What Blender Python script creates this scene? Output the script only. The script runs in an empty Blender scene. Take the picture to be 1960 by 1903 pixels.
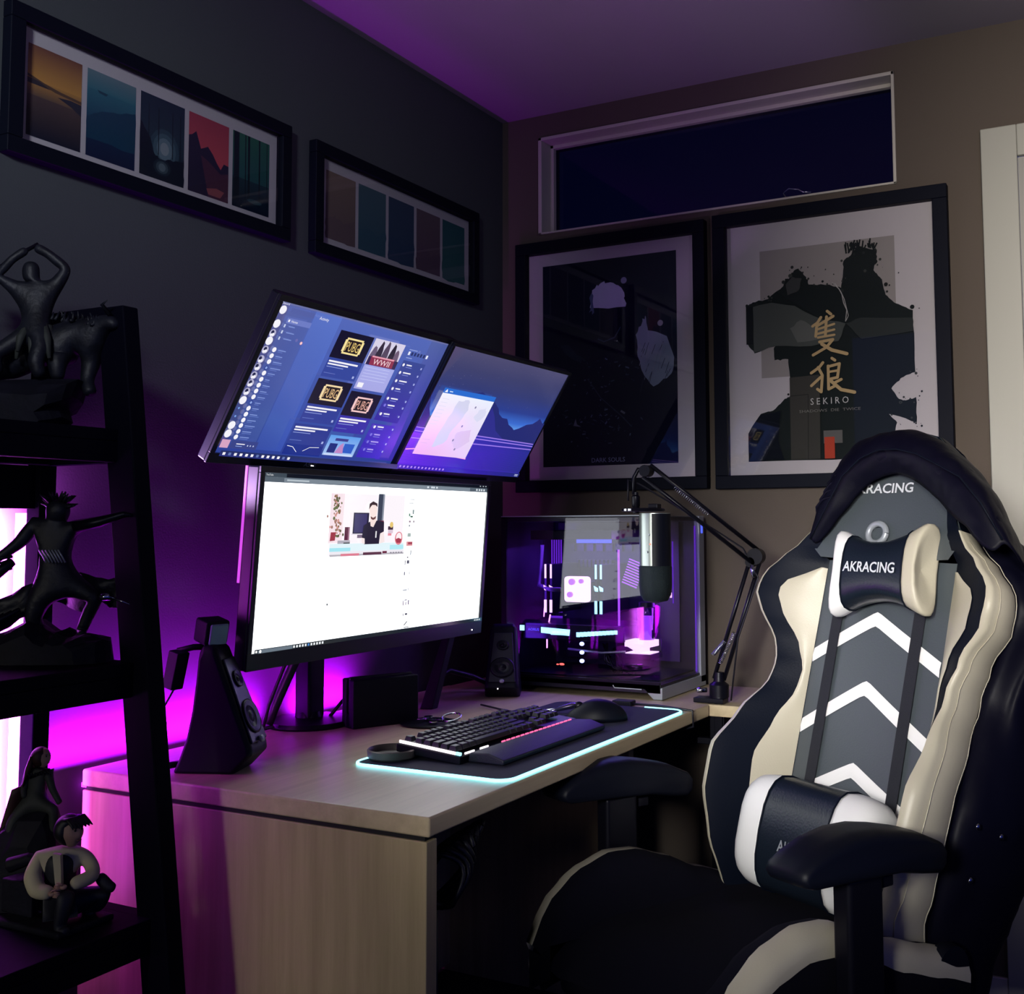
import bpy, math, random
from mathutils import Vector, Matrix
random.seed(7)
PI = math.pi
scn = bpy.context.scene
COL = scn.collection

# ------------------------------------------------------------------ camera, world, exposure
def setup_camera():
    f, cx, cy = 2123.34, 1097.42, 849.26
    yaw, pitch, roll = 0.480699, 0.0745346, -0.00519267
    fw = Vector((-math.sin(yaw)*math.cos(pitch), math.cos(yaw)*math.cos(pitch), math.sin(pitch)))
    r = Vector((math.cos(yaw), math.sin(yaw), 0)); u = r.cross(fw)
    r2 = r*math.cos(roll)+u*math.sin(roll); u2 = -r*math.sin(roll)+u*math.cos(roll)
    cam = bpy.data.cameras.new('camera'); o = bpy.data.objects.new('camera', cam); COL.objects.link(o)
    m = Matrix.Identity(4)
    for i in range(3):
        m[i][0] = r2[i]; m[i][1] = u2[i]; m[i][2] = -fw[i]
    m[0][3], m[1][3], m[2][3] = 1.7596, -2.9060, 1.17
    o.matrix_world = m
    cam.sensor_width = 36; cam.lens = f/1960*36
    cam.shift_x = (980-cx)/1960; cam.shift_y = (cy-951.5)/1960
    cam.clip_start = .05
    scn.camera = o
setup_camera()
vs = scn.view_settings
scn.display_settings.display_device = 'sRGB'
vs.view_transform = 'Standard'; vs.look = 'None'; vs.gamma = 1; vs.exposure = 0
try: vs.use_curve_mapping = False
except Exception: pass
w = bpy.data.worlds.new('world'); scn.world = w; w.use_nodes = True
bg = w.node_tree.nodes['Background']
bg.inputs[0].default_value = (.10, .16, 1, 1); bg.inputs[1].default_value = .15

def area(name, loc, aim, sx, sy, power, col, spread=180):
    l = bpy.data.lights.new(name, 'AREA'); l.shape = 'RECTANGLE'; l.size = sx; l.size_y = sy
    l.energy = power; l.color = col; l.spread = math.radians(spread)
    o = bpy.data.objects.new(name, l); COL.objects.link(o); o.location = loc
    d = Vector(aim)-Vector(loc); o.rotation_euler = d.to_track_quat('-Z', 'Y').to_euler()
    return o
# light falling in from the lit hall door behind the photographer, a lamp there, LED glow, plus added fills
area('hall_door_light', (2.05, -3.45, 1.75), (2.02, 0, 1.62), .40, .6, 9.0, (1, .92, .80), 43)
area('chair_fill', (1.40, -3.75, 1.55), (1.14, -.9, .98), .30, .5, 3.0, (1, .97, .92), 25)  # added narrow fill aimed at the chair, no such lamp known
area('ceiling_fill', (2.7, -2.7, 1.9), (1.7, -.9, 2.43), .4, .4, 1.6, (.86, .66, .88), 110)  # added fill pointing up to brighten the right part of the ceiling
area('hall_lamp', (.35, -3.6, 1.25), (.40, -1.5, .50), .3, .4, 1.1, (.97, .93, .80), 62)
area('left_wall_fill', (1.5, -3.9, 2.3), (0, -1.70, 1.95), .3, .3, 2.2, (.85, .90, 1), 36)  # added neutral fill for the upper left wall and its pictures
area('led_strip_glow', (.037, -1.16, .750), (.0, -1.16, .786), .84, .008, 17.0, (.55, .003, 1), 125)
area('led_bar_glow', (.040, -1.700, .85), (-.03, -1.645, .85), .03, .72, 42, (.80, .10, 1), 120)
area('led_bar_side', (.06, -1.715, .80), (.25, -1.3, .62), .03, .6, .5, (.60, .004, 1), 110)
area('purple_ceiling_fill', (.10, -1.56, 1.22), (1.2, -.60, 2.43), .10, .05, 2.4, (.70, .42, .92), 85)  # added purple fill for the ceiling, floating apart from the LED bar

# ------------------------------------------------------------------ colour and materials
def lin(c):
    c = c/255.
    return c/12.92 if c <= .04045 else ((c+.055)/1.055)**2.4
def rgb(r, g=None, b=None):
    if g is None:
        h = r.lstrip('#'); r, g, b = int(h[0:2], 16), int(h[2:4], 16), int(h[4:6], 16)
    return (lin(r), lin(g), lin(b), 1)
def setin(n, names, v):
    for k in names:
        if k in n.inputs: n.inputs[k].default_value = v; return
def mat(name, col, rough=.5, metal=0, spec=.5, emis=None, es=0, coat=0, bump=0, bscale=200, var=0, vscale=6, alpha=1):
    m = bpy.data.materials.new(name); m.use_nodes = True
    nt = m.node_tree; p = nt.nodes['Principled BSDF']
    if isinstance(col, str): col = rgb(col)
    if len(col) == 3: col = (*col, 1)
    p.inputs['Base Color'].default_value = col; p.inputs['Roughness'].default_value = rough
    p.inputs['Metallic'].default_value = metal
    setin(p, ['Specular IOR Level', 'Specular'], spec); setin(p, ['Coat Weight', 'Clearcoat'], coat)
    if emis:
        if isinstance(emis, str): emis = rgb(emis)
        setin(p, ['Emission Color', 'Emission'], (*emis[:3], 1)); p.inputs['Emission Strength'].default_value = es
    tc = None
    if bump or var: tc = nt.nodes.new('ShaderNodeTexCoord')
    if bump:
        n = nt.nodes.new('ShaderNodeTexNoise'); n.inputs['Scale'].default_value = bscale; n.inputs['Detail'].default_value = 4
        b = nt.nodes.new('ShaderNodeBump'); b.inputs['Strength'].default_value = bump; b.inputs['Distance'].default_value = .002
        nt.links.new(tc.outputs['Object'], n.inputs['Vector']); nt.links.new(n.outputs[0], b.inputs['Height'])
        nt.links.new(b.outputs[0], p.inputs['Normal'])
    if var:
        n = nt.nodes.new('ShaderNodeTexNoise'); n.inputs['Scale'].default_value = vscale; n.inputs['Detail'].default_value = 5
        r = nt.nodes.new('ShaderNodeValToRGB')
        r.color_ramp.elements[0].position = .3; r.color_ramp.elements[1].position = .7
        r.color_ramp.elements[0].color = (*[c*(1-var) for c in col[:3]], 1); r.color_ramp.elements[1].color = (*[min(1, c*(1+var)) for c in col[:3]], 1)
        nt.links.new(tc.outputs['Object'], n.inputs['Vector']); nt.links.new(n.outputs[0], r.inputs[0])
        nt.links.new(r.outputs[0], p.inputs['Base Color'])
    return m
def wood(name, c0, c1, rough=.35, axis=1):
    m = mat(name, c0, rough); nt = m.node_tree; p = nt.nodes['Principled BSDF']
    tc = nt.nodes.new('ShaderNodeTexCoord'); mp = nt.nodes.new('ShaderNodeMapping')
    sc = [38, 38, 38]; sc[axis] = 2.0; mp.inputs['Scale'].default_value = sc
    n = nt.nodes.new('ShaderNodeTexNoise'); n.inputs['Scale'].default_value = 1; n.inputs['Detail'].default_value = 8; n.inputs['Roughness'].default_value = .65
    r = nt.nodes.new('ShaderNodeValToRGB'); r.color_ramp.elements[0].position = .3; r.color_ramp.elements[1].position = .72
    r.color_ramp.elements[0].color = rgb(c0); r.color_ramp.elements[1].color = rgb(c1)
    nt.links.new(tc.outputs['Object'], mp.inputs[0]); nt.links.new(mp.outputs[0], n.inputs['Vector'])
    nt.links.new(n.outputs[0], r.inputs[0]); nt.links.new(r.outputs[0], p.inputs['Base Color'])
    return m
def attr_mat(name, emit=0, rough=.5, coat=0, spec=.5):
    m = mat(name, (.005, .005, .006), rough, coat=coat, spec=spec if emit else .08); nt = m.node_tree; p = nt.nodes['Principled BSDF']
    a = nt.nodes.new('ShaderNodeAttribute'); a.attribute_name = 'Col'
    if emit:
        k = 'Emission Color' if 'Emission Color' in p.inputs else 'Emission'
        nt.links.new(a.outputs['Color'], p.inputs[k]); p.inputs['Emission Strength'].default_value = emit
    else:
        nt.links.new(a.outputs['Color'], p.inputs['Base Color'])
    return m
def glass_mat(name, tint=(.9, .9, .95), refl=.06, rough=.02):
    m = bpy.data.materials.new(name); m.use_nodes = True; nt = m.node_tree
    nt.nodes.remove(nt.nodes['Principled BSDF']); out = nt.nodes['Material Output']
    t = nt.nodes.new('ShaderNodeBsdfTransparent'); t.inputs[0].default_value = (*tint, 1)
    g = nt.nodes.new('ShaderNodeBsdfGlossy'); g.inputs['Roughness'].default_value = rough
    lw = nt.nodes.new('ShaderNodeLayerWeight'); lw.inputs[0].default_value = .5
    pw = nt.nodes.new('ShaderNodeMath'); pw.operation = 'POWER'; pw.inputs[1].default_value = 4.5
    fr = nt.nodes.new('ShaderNodeMath'); fr.operation = 'MULTIPLY_ADD'; fr.inputs[1].default_value = .8; fr.inputs[2].default_value = refl
    nt.links.new(lw.outputs['Facing'], pw.inputs[0]); nt.links.new(pw.outputs[0], fr.inputs[0])
    mx = nt.nodes.new('ShaderNodeMixShader')
    nt.links.new(fr.outputs[0], mx.inputs[0]); nt.links.new(t.outputs[0], mx.inputs[1]); nt.links.new(g.outputs[0], mx.inputs[2])
    nt.links.new(mx.outputs[0], out.inputs[0])
    return m

M = dict(
    wall=mat('wall_paint_taupe', '#50473f', .85, bump=.15, bscale=260, var=.03, vscale=3),
    wallg=mat('wall_paint_grey', '#3b4043', .85, bump=.15, bscale=260, var=.03, vscale=3),
    ceil=mat('ceiling_paint', '#8f8792', .9, bump=.1, bscale=200),
    trimw=mat('white_trim', '#9b9b92', .5),
    trimd=mat('window_trim', '#b4b0a6', .5),
    doorm=mat('door_paint', '#8b8a86', .45),
    floor=mat('floor_carpet', '#23242c', .95, bump=.6, bscale=500, var=.25, vscale=60),
    hall=mat('hall_dark', '#06070f', .9),
    desk=wood('desk_maple', '#b3a282', '#cdbc9a', .36, 1),
    deskv=wood('desk_maple_panel', '#a39370', '#bdab86', .4, 2),
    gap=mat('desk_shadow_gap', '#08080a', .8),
    blackp=mat('black_plastic', (.003, .004, .010), .48, spec=.2, bump=.05, bscale=400),
    blackm=mat('black_metal', (.006, .006, .012), .34, .4, spec=.35),
    blackw=mat('black_shelf', (.002, .002, .008), .7, spec=.06, bump=.1, bscale=60),
    frame=mat('frame_black', (.003, .004, .010), .55, spec=.08),
    matb=mat('mount_board', '#b5b0ad', .8),
    glass=glass_mat('picture_glass'),
    wglass=glass_mat('window_glass', (.15, .17, .235), .03),
    pcglass=glass_mat('case_glass', (.82, .80, .9)),
    scr=attr_mat('lit_screen', 1.0, .12, 0),
    scr2=attr_mat('lit_screen_dim', 1.0, .16, 0, .8),
    art=attr_mat('print_ink', 0, .7),
    bezel=mat('monitor_bezel', (.008, .009, .017), .35),
    silver=mat('silver_plastic', '#9aa0a8', .35, .3),
    mics=mat('mic_silver', '#b8c2bc', .3, .85),
    cloth=mat('mouse_mat_cloth', (.010, .011, .035), .85, bump=.2, bscale=900),
    key=mat('keycap', (.012, .013, .022), .38),
    bronze=mat('coaster_bronze', '#5a544e', .45, .3),
    leather=mat('grey_leather', (.052, .064, .074), .40, bump=.18, bscale=320),
    bleather=mat('black_leather', (.003, .005, .012), .5, spec=.1, bump=.15, bscale=300),
    cream=mat('cream_leather', '#b9b3a0', .42, bump=.14, bscale=320),
    white=mat('white_leather', '#e4e4e4', .38, bump=.1, bscale=320),
    cushb=mat('black_pillow_leather', (.006, .010, .018), .30, bump=.2, bscale=240),
    fabric=mat('black_seat_fabric', (.0025, .0025, .008), .95, spec=.15),
    strap=mat('black_strap', (.005, .006, .012), .7, bump=.4, bscale=700),
    jacket=mat('black_jacket_leather', (.002, .002, .008), .50, spec=.14, bump=.3, bscale=60),
    text=mat('logo_thread', '#c8cdd2', .6),
    stat=mat('statue_dark', (.007, .008, .014), .5, spec=.3, bump=.5, bscale=120, var=.5, vscale=40),
    stat2=mat('statue_stone', (.005, .005, .011), .7, spec=.2, bump=.9, bscale=70, var=.4, vscale=30),
    skin=mat('figure_skin', '#b08a76', .55),
    hairr=mat('figure_hair', '#3a1a16', .6), hairb=mat('figure_dark_hair', '#0c0d10', .5),
    shirt=mat('figure_cream_shirt', '#c4ba98', .7), vest=mat('figure_vest', (.008, .009, .016), .6),
    green=mat('figure_cloth', '#2b2f2b', .7, var=.3, vscale=60),
    chrome=mat('chrome', '#c8ccd4', .15, 1.0),
    cable=mat('cable_rubber', (.006, .006, .012), .45),
)
def emat(name, col, s): return mat(name, (.02, .02, .02), .4, emis=col, es=s)
M.update(ledm=emat('led_magenta', (.72, .02, 1), 8), ledw=emat('led_bar_white', (.9, .11, 1), 12), cyan=emat('led_cyan', (.25, .85, 1), 3.2),
         cyan2=emat('led_cyan_strong', (.30, .85, 1), 3.5), pink=emat('led_pink', (1, .35, .95), 3.2), pinkw=emat('led_pink_white', (1, .62, .95), 2.2),
         blue=emat('led_blue', (.05, .08, 1), 2.0), bluew=emat('led_blue_white', (.45, .55, 1), 4), red=emat('led_red', (1, .12, .08), 3),
         purp=emat('led_purple', (.22, .03, .9), .8), violet=emat('led_violet', (.45, .08, 1), 1.6), dotw=emat('led_white_dot', (1, .9, .95), 3),
         keyw=emat('key_glow_white', (1, .85, .95), 2.2), keyc=emat('key_glow_cyan', (.3, .9, 1), 2.2), keyr=emat('key_glow_red', (1, .12, .3), 1.6))

# ------------------------------------------------------------------ mesh helpers
def wm(o):
    m = Matrix.Identity(4)
    while o is not None:
        m = o.matrix_basis @ m; o = o.parent
    return m
class MB:
    def __init__(s): s.v = []; s.f = []; s.m = []; s.c = []; s.mi = 0; s.col = None
    def add(s, vs_, fs, col=None):
        b = len(s.v); s.v += [tuple(p) for p in vs_]
        for f in fs: s.f.append([b+i for i in f]); s.m.append(s.mi); s.c.append(col)
    def box(s, x0, x1, y0, y1, z0, z1, X=None):
        p = [(x, y, z) for z in (z0, z1) for y in (y0, y1) for x in (x0, x1)]
        if X is not None: p = [X @ Vector(q) for q in p]
        s.add(p, [(0, 2, 3, 1), (4, 5, 7, 6), (0, 1, 5, 4), (2, 6, 7, 3), (0, 4, 6, 2), (1, 3, 7, 5)]); return s
    def prism(s, poly, fn, d0, d1):
        """poly of 2D points; fn(a,b,d)->3D"""
        n = len(poly); P = [fn(a, b, d0) for a, b in poly]+[fn(a, b, d1) for a, b in poly]
        s.add(P, [list(range(n-1, -1, -1)), list(range(n, 2*n))]+[[i, (i+1) % n, n+(i+1) % n, n+i] for i in range(n)]); return s
    def loft(s, rings, closed=True, caps=True):
        n = len(rings[0]); P = [p for r in rings for p in r]; F = []
        for i in range(len(rings)-1):
            for j in range(n if closed else n-1):
                k = (j+1) % n; F.append([i*n+j, i*n+k, (i+1)*n+k, (i+1)*n+j])
        if caps and closed: F.append(list(range(n-1, -1, -1))); F.append([(len(rings)-1)*n+j for j in range(n)])
        s.add(P, F); return s
    def tube(s, path, r, n=10, caps=True, flat=None):
        path = [Vector(p) for p in path]; rings = []
        up = None
        for i, p in enumerate(path):
            t = (path[min(i+1, len(path)-1)]-path[max(i-1, 0)]).normalized()
            if up is None: up = Vector((0, 0, 1)) if abs(t.z) < .9 else Vector((1, 0, 0))
            a = t.cross(up).normalized(); b = a.cross(t).normalized(); up = b
            ri = r[i] if isinstance(r, (list, tuple)) else r
            rings.append([p+(a*math.cos(2*PI*k/n)+b*math.sin(2*PI*k/n)*(flat or 1))*ri for k in range(n)])
        return s.loft(rings, True, caps)
    def lathe(s, prof, c, n=24, axis='z', X=None):
        rings = []
        for r, h in prof:
            rg = []
            for k in range(n):
                a = 2*PI*k/n; q = Vector((r*math.cos(a), r*math.sin(a), h))
                if axis == 'x': q = Vector((q.z, q.x, q.y))
                if axis == 'y': q = Vector((q.y, q.z, q.x))
                if X is not None: q = X @ q
                rg.append(Vector(c)+q)
            rings.append(rg)
        return s.loft(rings, True, True)
    def ball(s, c, r, nu=16, nv=10, X=None, fn=None):
        if not hasattr(r, '__len__'): r = (r, r, r)
        rings = []
        for i in range(1, nv):
            th = PI*i/nv; rg = []
            for k in range(nu):
                a = 2*PI*k/nu; q = Vector((r[0]*math.sin(th)*math.cos(a), r[1]*math.sin(th)*math.sin(a), r[2]*math.cos(th)))
                if fn: q = fn(q)
                if X is not None: q = X @ q
                rg.append(Vector(c)+q)
            rings.append(rg)
        return s.loft(rings, True, True)
    def build(s, name, mats, parent=None, world=True, smooth=False, bevel=0, sub=0, angle=None):
        me = bpy.data.meshes.new(name)
        V = s.v
        if parent is not None and world:
            inv = wm(parent).inverted(); V = [inv @ Vector(p) for p in V]
        me.from_pydata([tuple(p) for p in V], [], s.f)
        if not isinstance(mats, (list, tuple)): mats = [mats]
        for m in mats: me.materials.append(M[m] if isinstance(m, str) else m)
        for p, mi in zip(me.polygons, s.m): p.material_index = min(mi, len(mats)-1); p.use_smooth = smooth
        if any(c is not None for c in s.c):
            a = me.color_attributes.new('Col', 'FLOAT_COLOR', 'CORNER'); i = 0
            for p, c in zip(me.polygons, s.c):
                for k in range(p.loop_total):
                    cc = (0, 0, 0, 1) if c is None else (c[k % len(c)] if isinstance(c[0], (tuple, list)) else c)
                    a.data[p.loop_start+k].color = cc
        me.validate(); me.update()
        o = bpy.data.objects.new(name, me); COL.objects.link(o)
        if parent is not None: o.parent = parent
        if bevel:
            b = o.modifiers.new('bevel', 'BEVEL'); b.width = bevel; b.segments = 3; b.limit_method = 'ANGLE'
            for p in me.polygons: p.use_smooth = True
            wn = o.modifiers.new('wn', 'WEIGHTED_NORMAL'); wn.keep_sharp = True
        if sub:
            q = o.modifiers.new('sub', 'SUBSURF'); q.levels = sub; q.render_levels = sub
        if smooth and not sub and not bevel and angle:
            try: me.set_sharp_from_angle(angle=math.radians(angle))
            except Exception: pass
        return o
def tag(o, label=None, cat=None, group=None, kind=None):
    if label: o['label'] = label
    if cat: o['category'] = cat
    if group: o['group'] = group
    if kind: o['kind'] = kind
    return o
def empty(name, loc, label, cat, rz=0, group=None):
    o = bpy.data.objects.new(name, None); COL.objects.link(o); o.location = loc; o.rotation_euler = (0, 0, rz)
    o.empty_display_size = .05
    return tag(o, label, cat, group)
def copy_tree(o, parent=None):
    c = o.copy(); COL.objects.link(c); c.parent = parent
    for ch in list(o.children): copy_tree(ch, c)
    return c

_txt = {}
def text_geo(st, font_res=2, fat=0):
    """returns (verts2d, faces) of a string, height of caps ~0.7"""
    key_ = (st, fat)
    if key_ in _txt: return _txt[key_]
    cu = bpy.data.curves.new('t', 'FONT'); cu.body = st; cu.resolution_u = font_res; cu.size = 1; cu.offset = fat
    ob = bpy.data.objects.new('t', cu); COL.objects.link(ob)
    bpy.context.view_layer.update()
    dg = bpy.context.evaluated_depsgraph_get(); ev = ob.evaluated_get(dg); me = ev.to_mesh()
    V = [(v.co.x, v.co.y) for v in me.vertices]; F = [list(p.vertices) for p in me.polygons]
    ev.to_mesh_clear(); bpy.data.objects.remove(ob); bpy.data.curves.remove(cu)
    _txt[key_] = (V, F); return V, F

class Art:
    """flat coloured picture drawn on a plane: O top left corner, r right vector, dn down vector (full size), n normal"""
    def __init__(s, O, r, dn, n, step=.00006):
        s.O = Vector(O); s.r = Vector(r); s.d = Vector(dn); s.n = Vector(n).normalized(); s.mb = MB(); s.k = 0; s.step = step
        s.W = s.r.length; s.H = s.d.length
    def P(s, u, v): return s.O+s.r*u+s.d*v+s.n*(s.k*s.step)
    def poly(s, pts, col):
        s.k += 1
        s.mb.add([s.P(*p) for p in pts], [list(range(len(pts)))[::-1]], (list(reversed(col)) if isinstance(col[0], (tuple, list)) else col)); return s
    def rect(s, u0, v0, u1, v1, c, c2=None):
        cc = c if c2 is None else [c, c, c2, c2]
        return s.poly([(u0, v0), (u1, v0), (u1, v1), (u0, v1)], cc)
    def circ(s, u, v, ru, c, n=14, rv=None):
        rv = rv or ru*s.W/s.H
        return s.poly([(u+ru*math.cos(2*PI*i/n), v+rv*math.sin(2*PI*i/n)) for i in range(n)], c)
    def line(s, pts, w, c):
        """w in metres"""
        for (a, b), (e, f) in zip(pts, pts[1:]):
            dx, dy = (e-a)*s.W, (f-b)*s.H; L = math.hypot(dx, dy) or 1; nx, ny = -dy/L*w/2/s.W, dx/L*w/2/s.H
            s.poly([(a+nx, b+ny), (e+nx, f+ny), (e-nx, f-ny), (a-nx, b-ny)], c)
        return s
    def text(s, st, u, v, h, c, width=None, xs=1.0):
        """h text height in v units, (u,v) baseline left; width in u units overrides"""
        V, F = text_geo(st)
        if not V: return s
        x0 = min(p[0] for p in V); x1 = max(p[0] for p in V); y1 = .72
        su = (width/(x1-x0)) if width else h/y1*s.H/s.W*xs
        s.k += 1
        s.mb.add([s.P(u+(x-x0)*su, v-y*h/y1) for x, y in V], F, c); return s
    def build(s, name, m, parent): return s.mb.build(name, m, parent)

def blob(pts, amp, seed, sub=4):
    """rough up a closed outline"""
    rd = random.Random(seed); out = []
    for i in range(len(pts)):
        a, b = pts[i], pts[(i+1) % len(pts)]
        for k in range(sub):
            t = k/sub; out.append((a[0]+(b[0]-a[0])*t+rd.uniform(-amp, amp)*(k > 0), a[1]+(b[1]-a[1])*t+rd.uniform(-amp, amp)*(k > 0)))
    return out

# ------------------------------------------------------------------ the room
def struct(name, mb, m, **k):
    return tag(mb.build(name, m, **k), kind='structure')
H_ = 2.43
struct('floor', MB().box(-.1, 4.2, -4.6, .1, -.05, 0), 'floor')
struct('ceiling', MB().box(-.1, 4.2, -4.6, .1, H_, H_+.05), 'ceil')
struct('wall_left', MB().box(-.1, 0, -4.6, .1, 0, H_), 'wallg')
wx0, wx1, wz0, wz1 = .13, 1.2, 2.057, 2.359
wb = MB()
wb.box(0, wx0, 0, .1, 0, H_); wb.box(wx0, wx1, 0, .1, 0, wz0); wb.box(wx0, wx1, 0, .1, wz1, H_)
wb.box(wx1, 1.44, 0, .1, 0, H_); wb.box(1.44, 2.3, 0, .1, 2.13, H_); wb.box(2.3, 4.2, 0, .1, 0, H_)
struct('wall_back', wb, 'wall')
struct('baseboard_back', MB().box(0, 1.41, -.012, 0, 0, .09), 'trimd', bevel=.003)
struct('baseboard_left', MB().box(0, .012, -4.6, -.012, 0, .09), 'trimd', bevel=.003)
# transom window; darkness behind it is put into the glass tint
wr = tag(bpy.data.objects.new('window_1', None), kind='structure'); COL.objects.link(wr); wr.location = (wx0, 0, wz0)
t = MB()
t.box(wx0, wx0+.012, -.006, .09, wz0, wz1); t.box(wx1-.008, wx1, -.006, .09, wz0, wz1)
t.box(wx0, wx1, -.006, .09, wz1-.010, wz1); t.box(wx0, wx1, -.006, .09, wz0, wz0+.006)
t.box(wx0+.012, wx0+.024, .05, .09, wz0, wz1); t.box(wx1-.016, wx1-.008, .05, .09, wz0, wz1); t.box(wx0, wx1, .05, .09, wz1-.02, wz1-.008)
t.build('window_frame', 'trimd', wr, bevel=.0015)
MB().box(wx0+.01, wx1-.008, .066, .070, wz0+.004, wz1-.01).build('glass_pane', 'wglass', wr)
if 0: struct('wall_hall', MB().box(0, 1.4, .55, .6, 1.7, 2.6).box(0, 1.4, .1, .6, 1.6, 1.7).box(0, 1.4, .1, .6, 2.5, 2.6).box(-.05, 0, .1, .6, 1.6, 2.6).box(1.4, 1.45, .1, .6, 1.6, 2.6), 'hall')
# door
dr = tag(bpy.data.objects.new('door_1', None), kind='structure'); COL.objects.link(dr); dr.location = (1.41, 0, 0)
t = MB(); t.box(1.41, 1.495, -.018, 0, 0, 2.16); t.box(1.495, 2.25, -.018, 0, 2.08, 2.16); t.box(2.25, 2.34, -.018, 0, 0, 2.16)
t.build('door_casing', 'trimw', dr, bevel=.003)
t = MB(); t.box(1.495, 1.515, 0, .1, 0, 2.08); t.box(2.23, 2.25, 0, .1, 0, 2.08); t.box(1.515, 2.23, 0, .1, 2.06, 2.08)
t.build('door_jamb', 'doorm', dr)
t = MB(); t.box(1.515, 2.23, .045, .085, .01, 2.06); t.box(1.62, 2.12, .04, .046, 1.15, 1.95); t.box(1.62, 2.12, .04, .046, .2, 1.0)
t.build('door_leaf', 'doorm', dr, bevel=.004)
t = MB(); t.lathe([(.003, 0), (.024, .002), (.024, .008), (.01, .012), (.01, .04), (.026, .045), (.028, .06), (.02, .07), (.002, .072)], (1.57, .045, 1.0), 20, X=Matrix.Rotation(PI/2, 3, 'X'))
t.build('door_knob', 'chrome', dr, smooth=True)
# small cable loop hanging at window ledge
o = MB().tube([(.905, -.008, 2.062), (.90, -.014, 2.072), (.915, -.012, 2.083), (.94, -.01, 2.078), (.955, -.012, 2.068), (.975, -.008, 2.066)], .0016, 6).build('cord', 'chrome', smooth=True)
tag(o, 'thin pale cord curled on the ledge of the high window', 'cord')

# ------------------------------------------------------------------ picture frames
def frame_bars(mb, A, B, C, D_, P, wd, dp):
    """P(a,b,d) maps plane coords; outer rect A..B x C..D"""
    def bar(a0, a1, b0, b1):
        q = [P(a, b, d) for d in (0, dp) for b in (b0, b1) for a in (a0, a1)]
        mb.add(q, [(0, 2, 3, 1), (4, 5, 7, 6), (0, 1, 5, 4), (2, 6, 7, 3), (0, 4, 6, 2), (1, 3, 7, 5)])
    bar(A, B, C, C+wd); bar(A, B, D_-wd, D_); bar(A, A+wd, C+wd, D_-wd); bar(B-wd, B, C+wd, D_-wd)
def PL(a, b, d): return Vector((d, a, b))       # on the left wall: a = y
def PB(a, b, d): return Vector((a, -d, b))      # on the back wall: a = x
def picture(name, label, P, A, B, C, D_, wd, dp, art_fn, n, recess=.008):
    root = empty(name, P((A+B)/2, C, 0), label, 'picture')
    mb = MB(); frame_bars(mb, A, B, C, D_, P, wd, dp); mb.build('frame', 'frame', root, bevel=.002)
    q = MB(); q.add([P(a, b, d) for d in (.001, .004) for b in (C+wd*.5, D_-wd*.5) for a in (A+wd*.5, B-wd*.5)], [(0, 2, 3, 1), (4, 5, 7, 6), (0, 1, 5, 4), (2, 6, 7, 3), (0, 4, 6, 2), (1, 3, 7, 5)])
    q.build('mount_board', 'matb', root)
    art_fn(root, P)
    g = MB(); z = dp-recess
    g.add([P(A+wd*.8, C+wd*.8, z), P(B-wd*.8, C+wd*.8, z), P(B-wd*.8, D_-wd*.8, z), P(A+wd*.8, D_-wd*.8, z)], [(0, 1, 2, 3)])
    g.build('glass_pane', 'glass', root)
    return root
def art_on(P, a0, a1, b0, b1, d=.0045, n=None):
    O = P(a0, b1, d); r = P(a1, b1, d)-O; dn = P(a0, b0, d)-O
    return Art(O, r, dn, n or P(0, 0, 1)-P(0, 0, 0), .00004)
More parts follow.
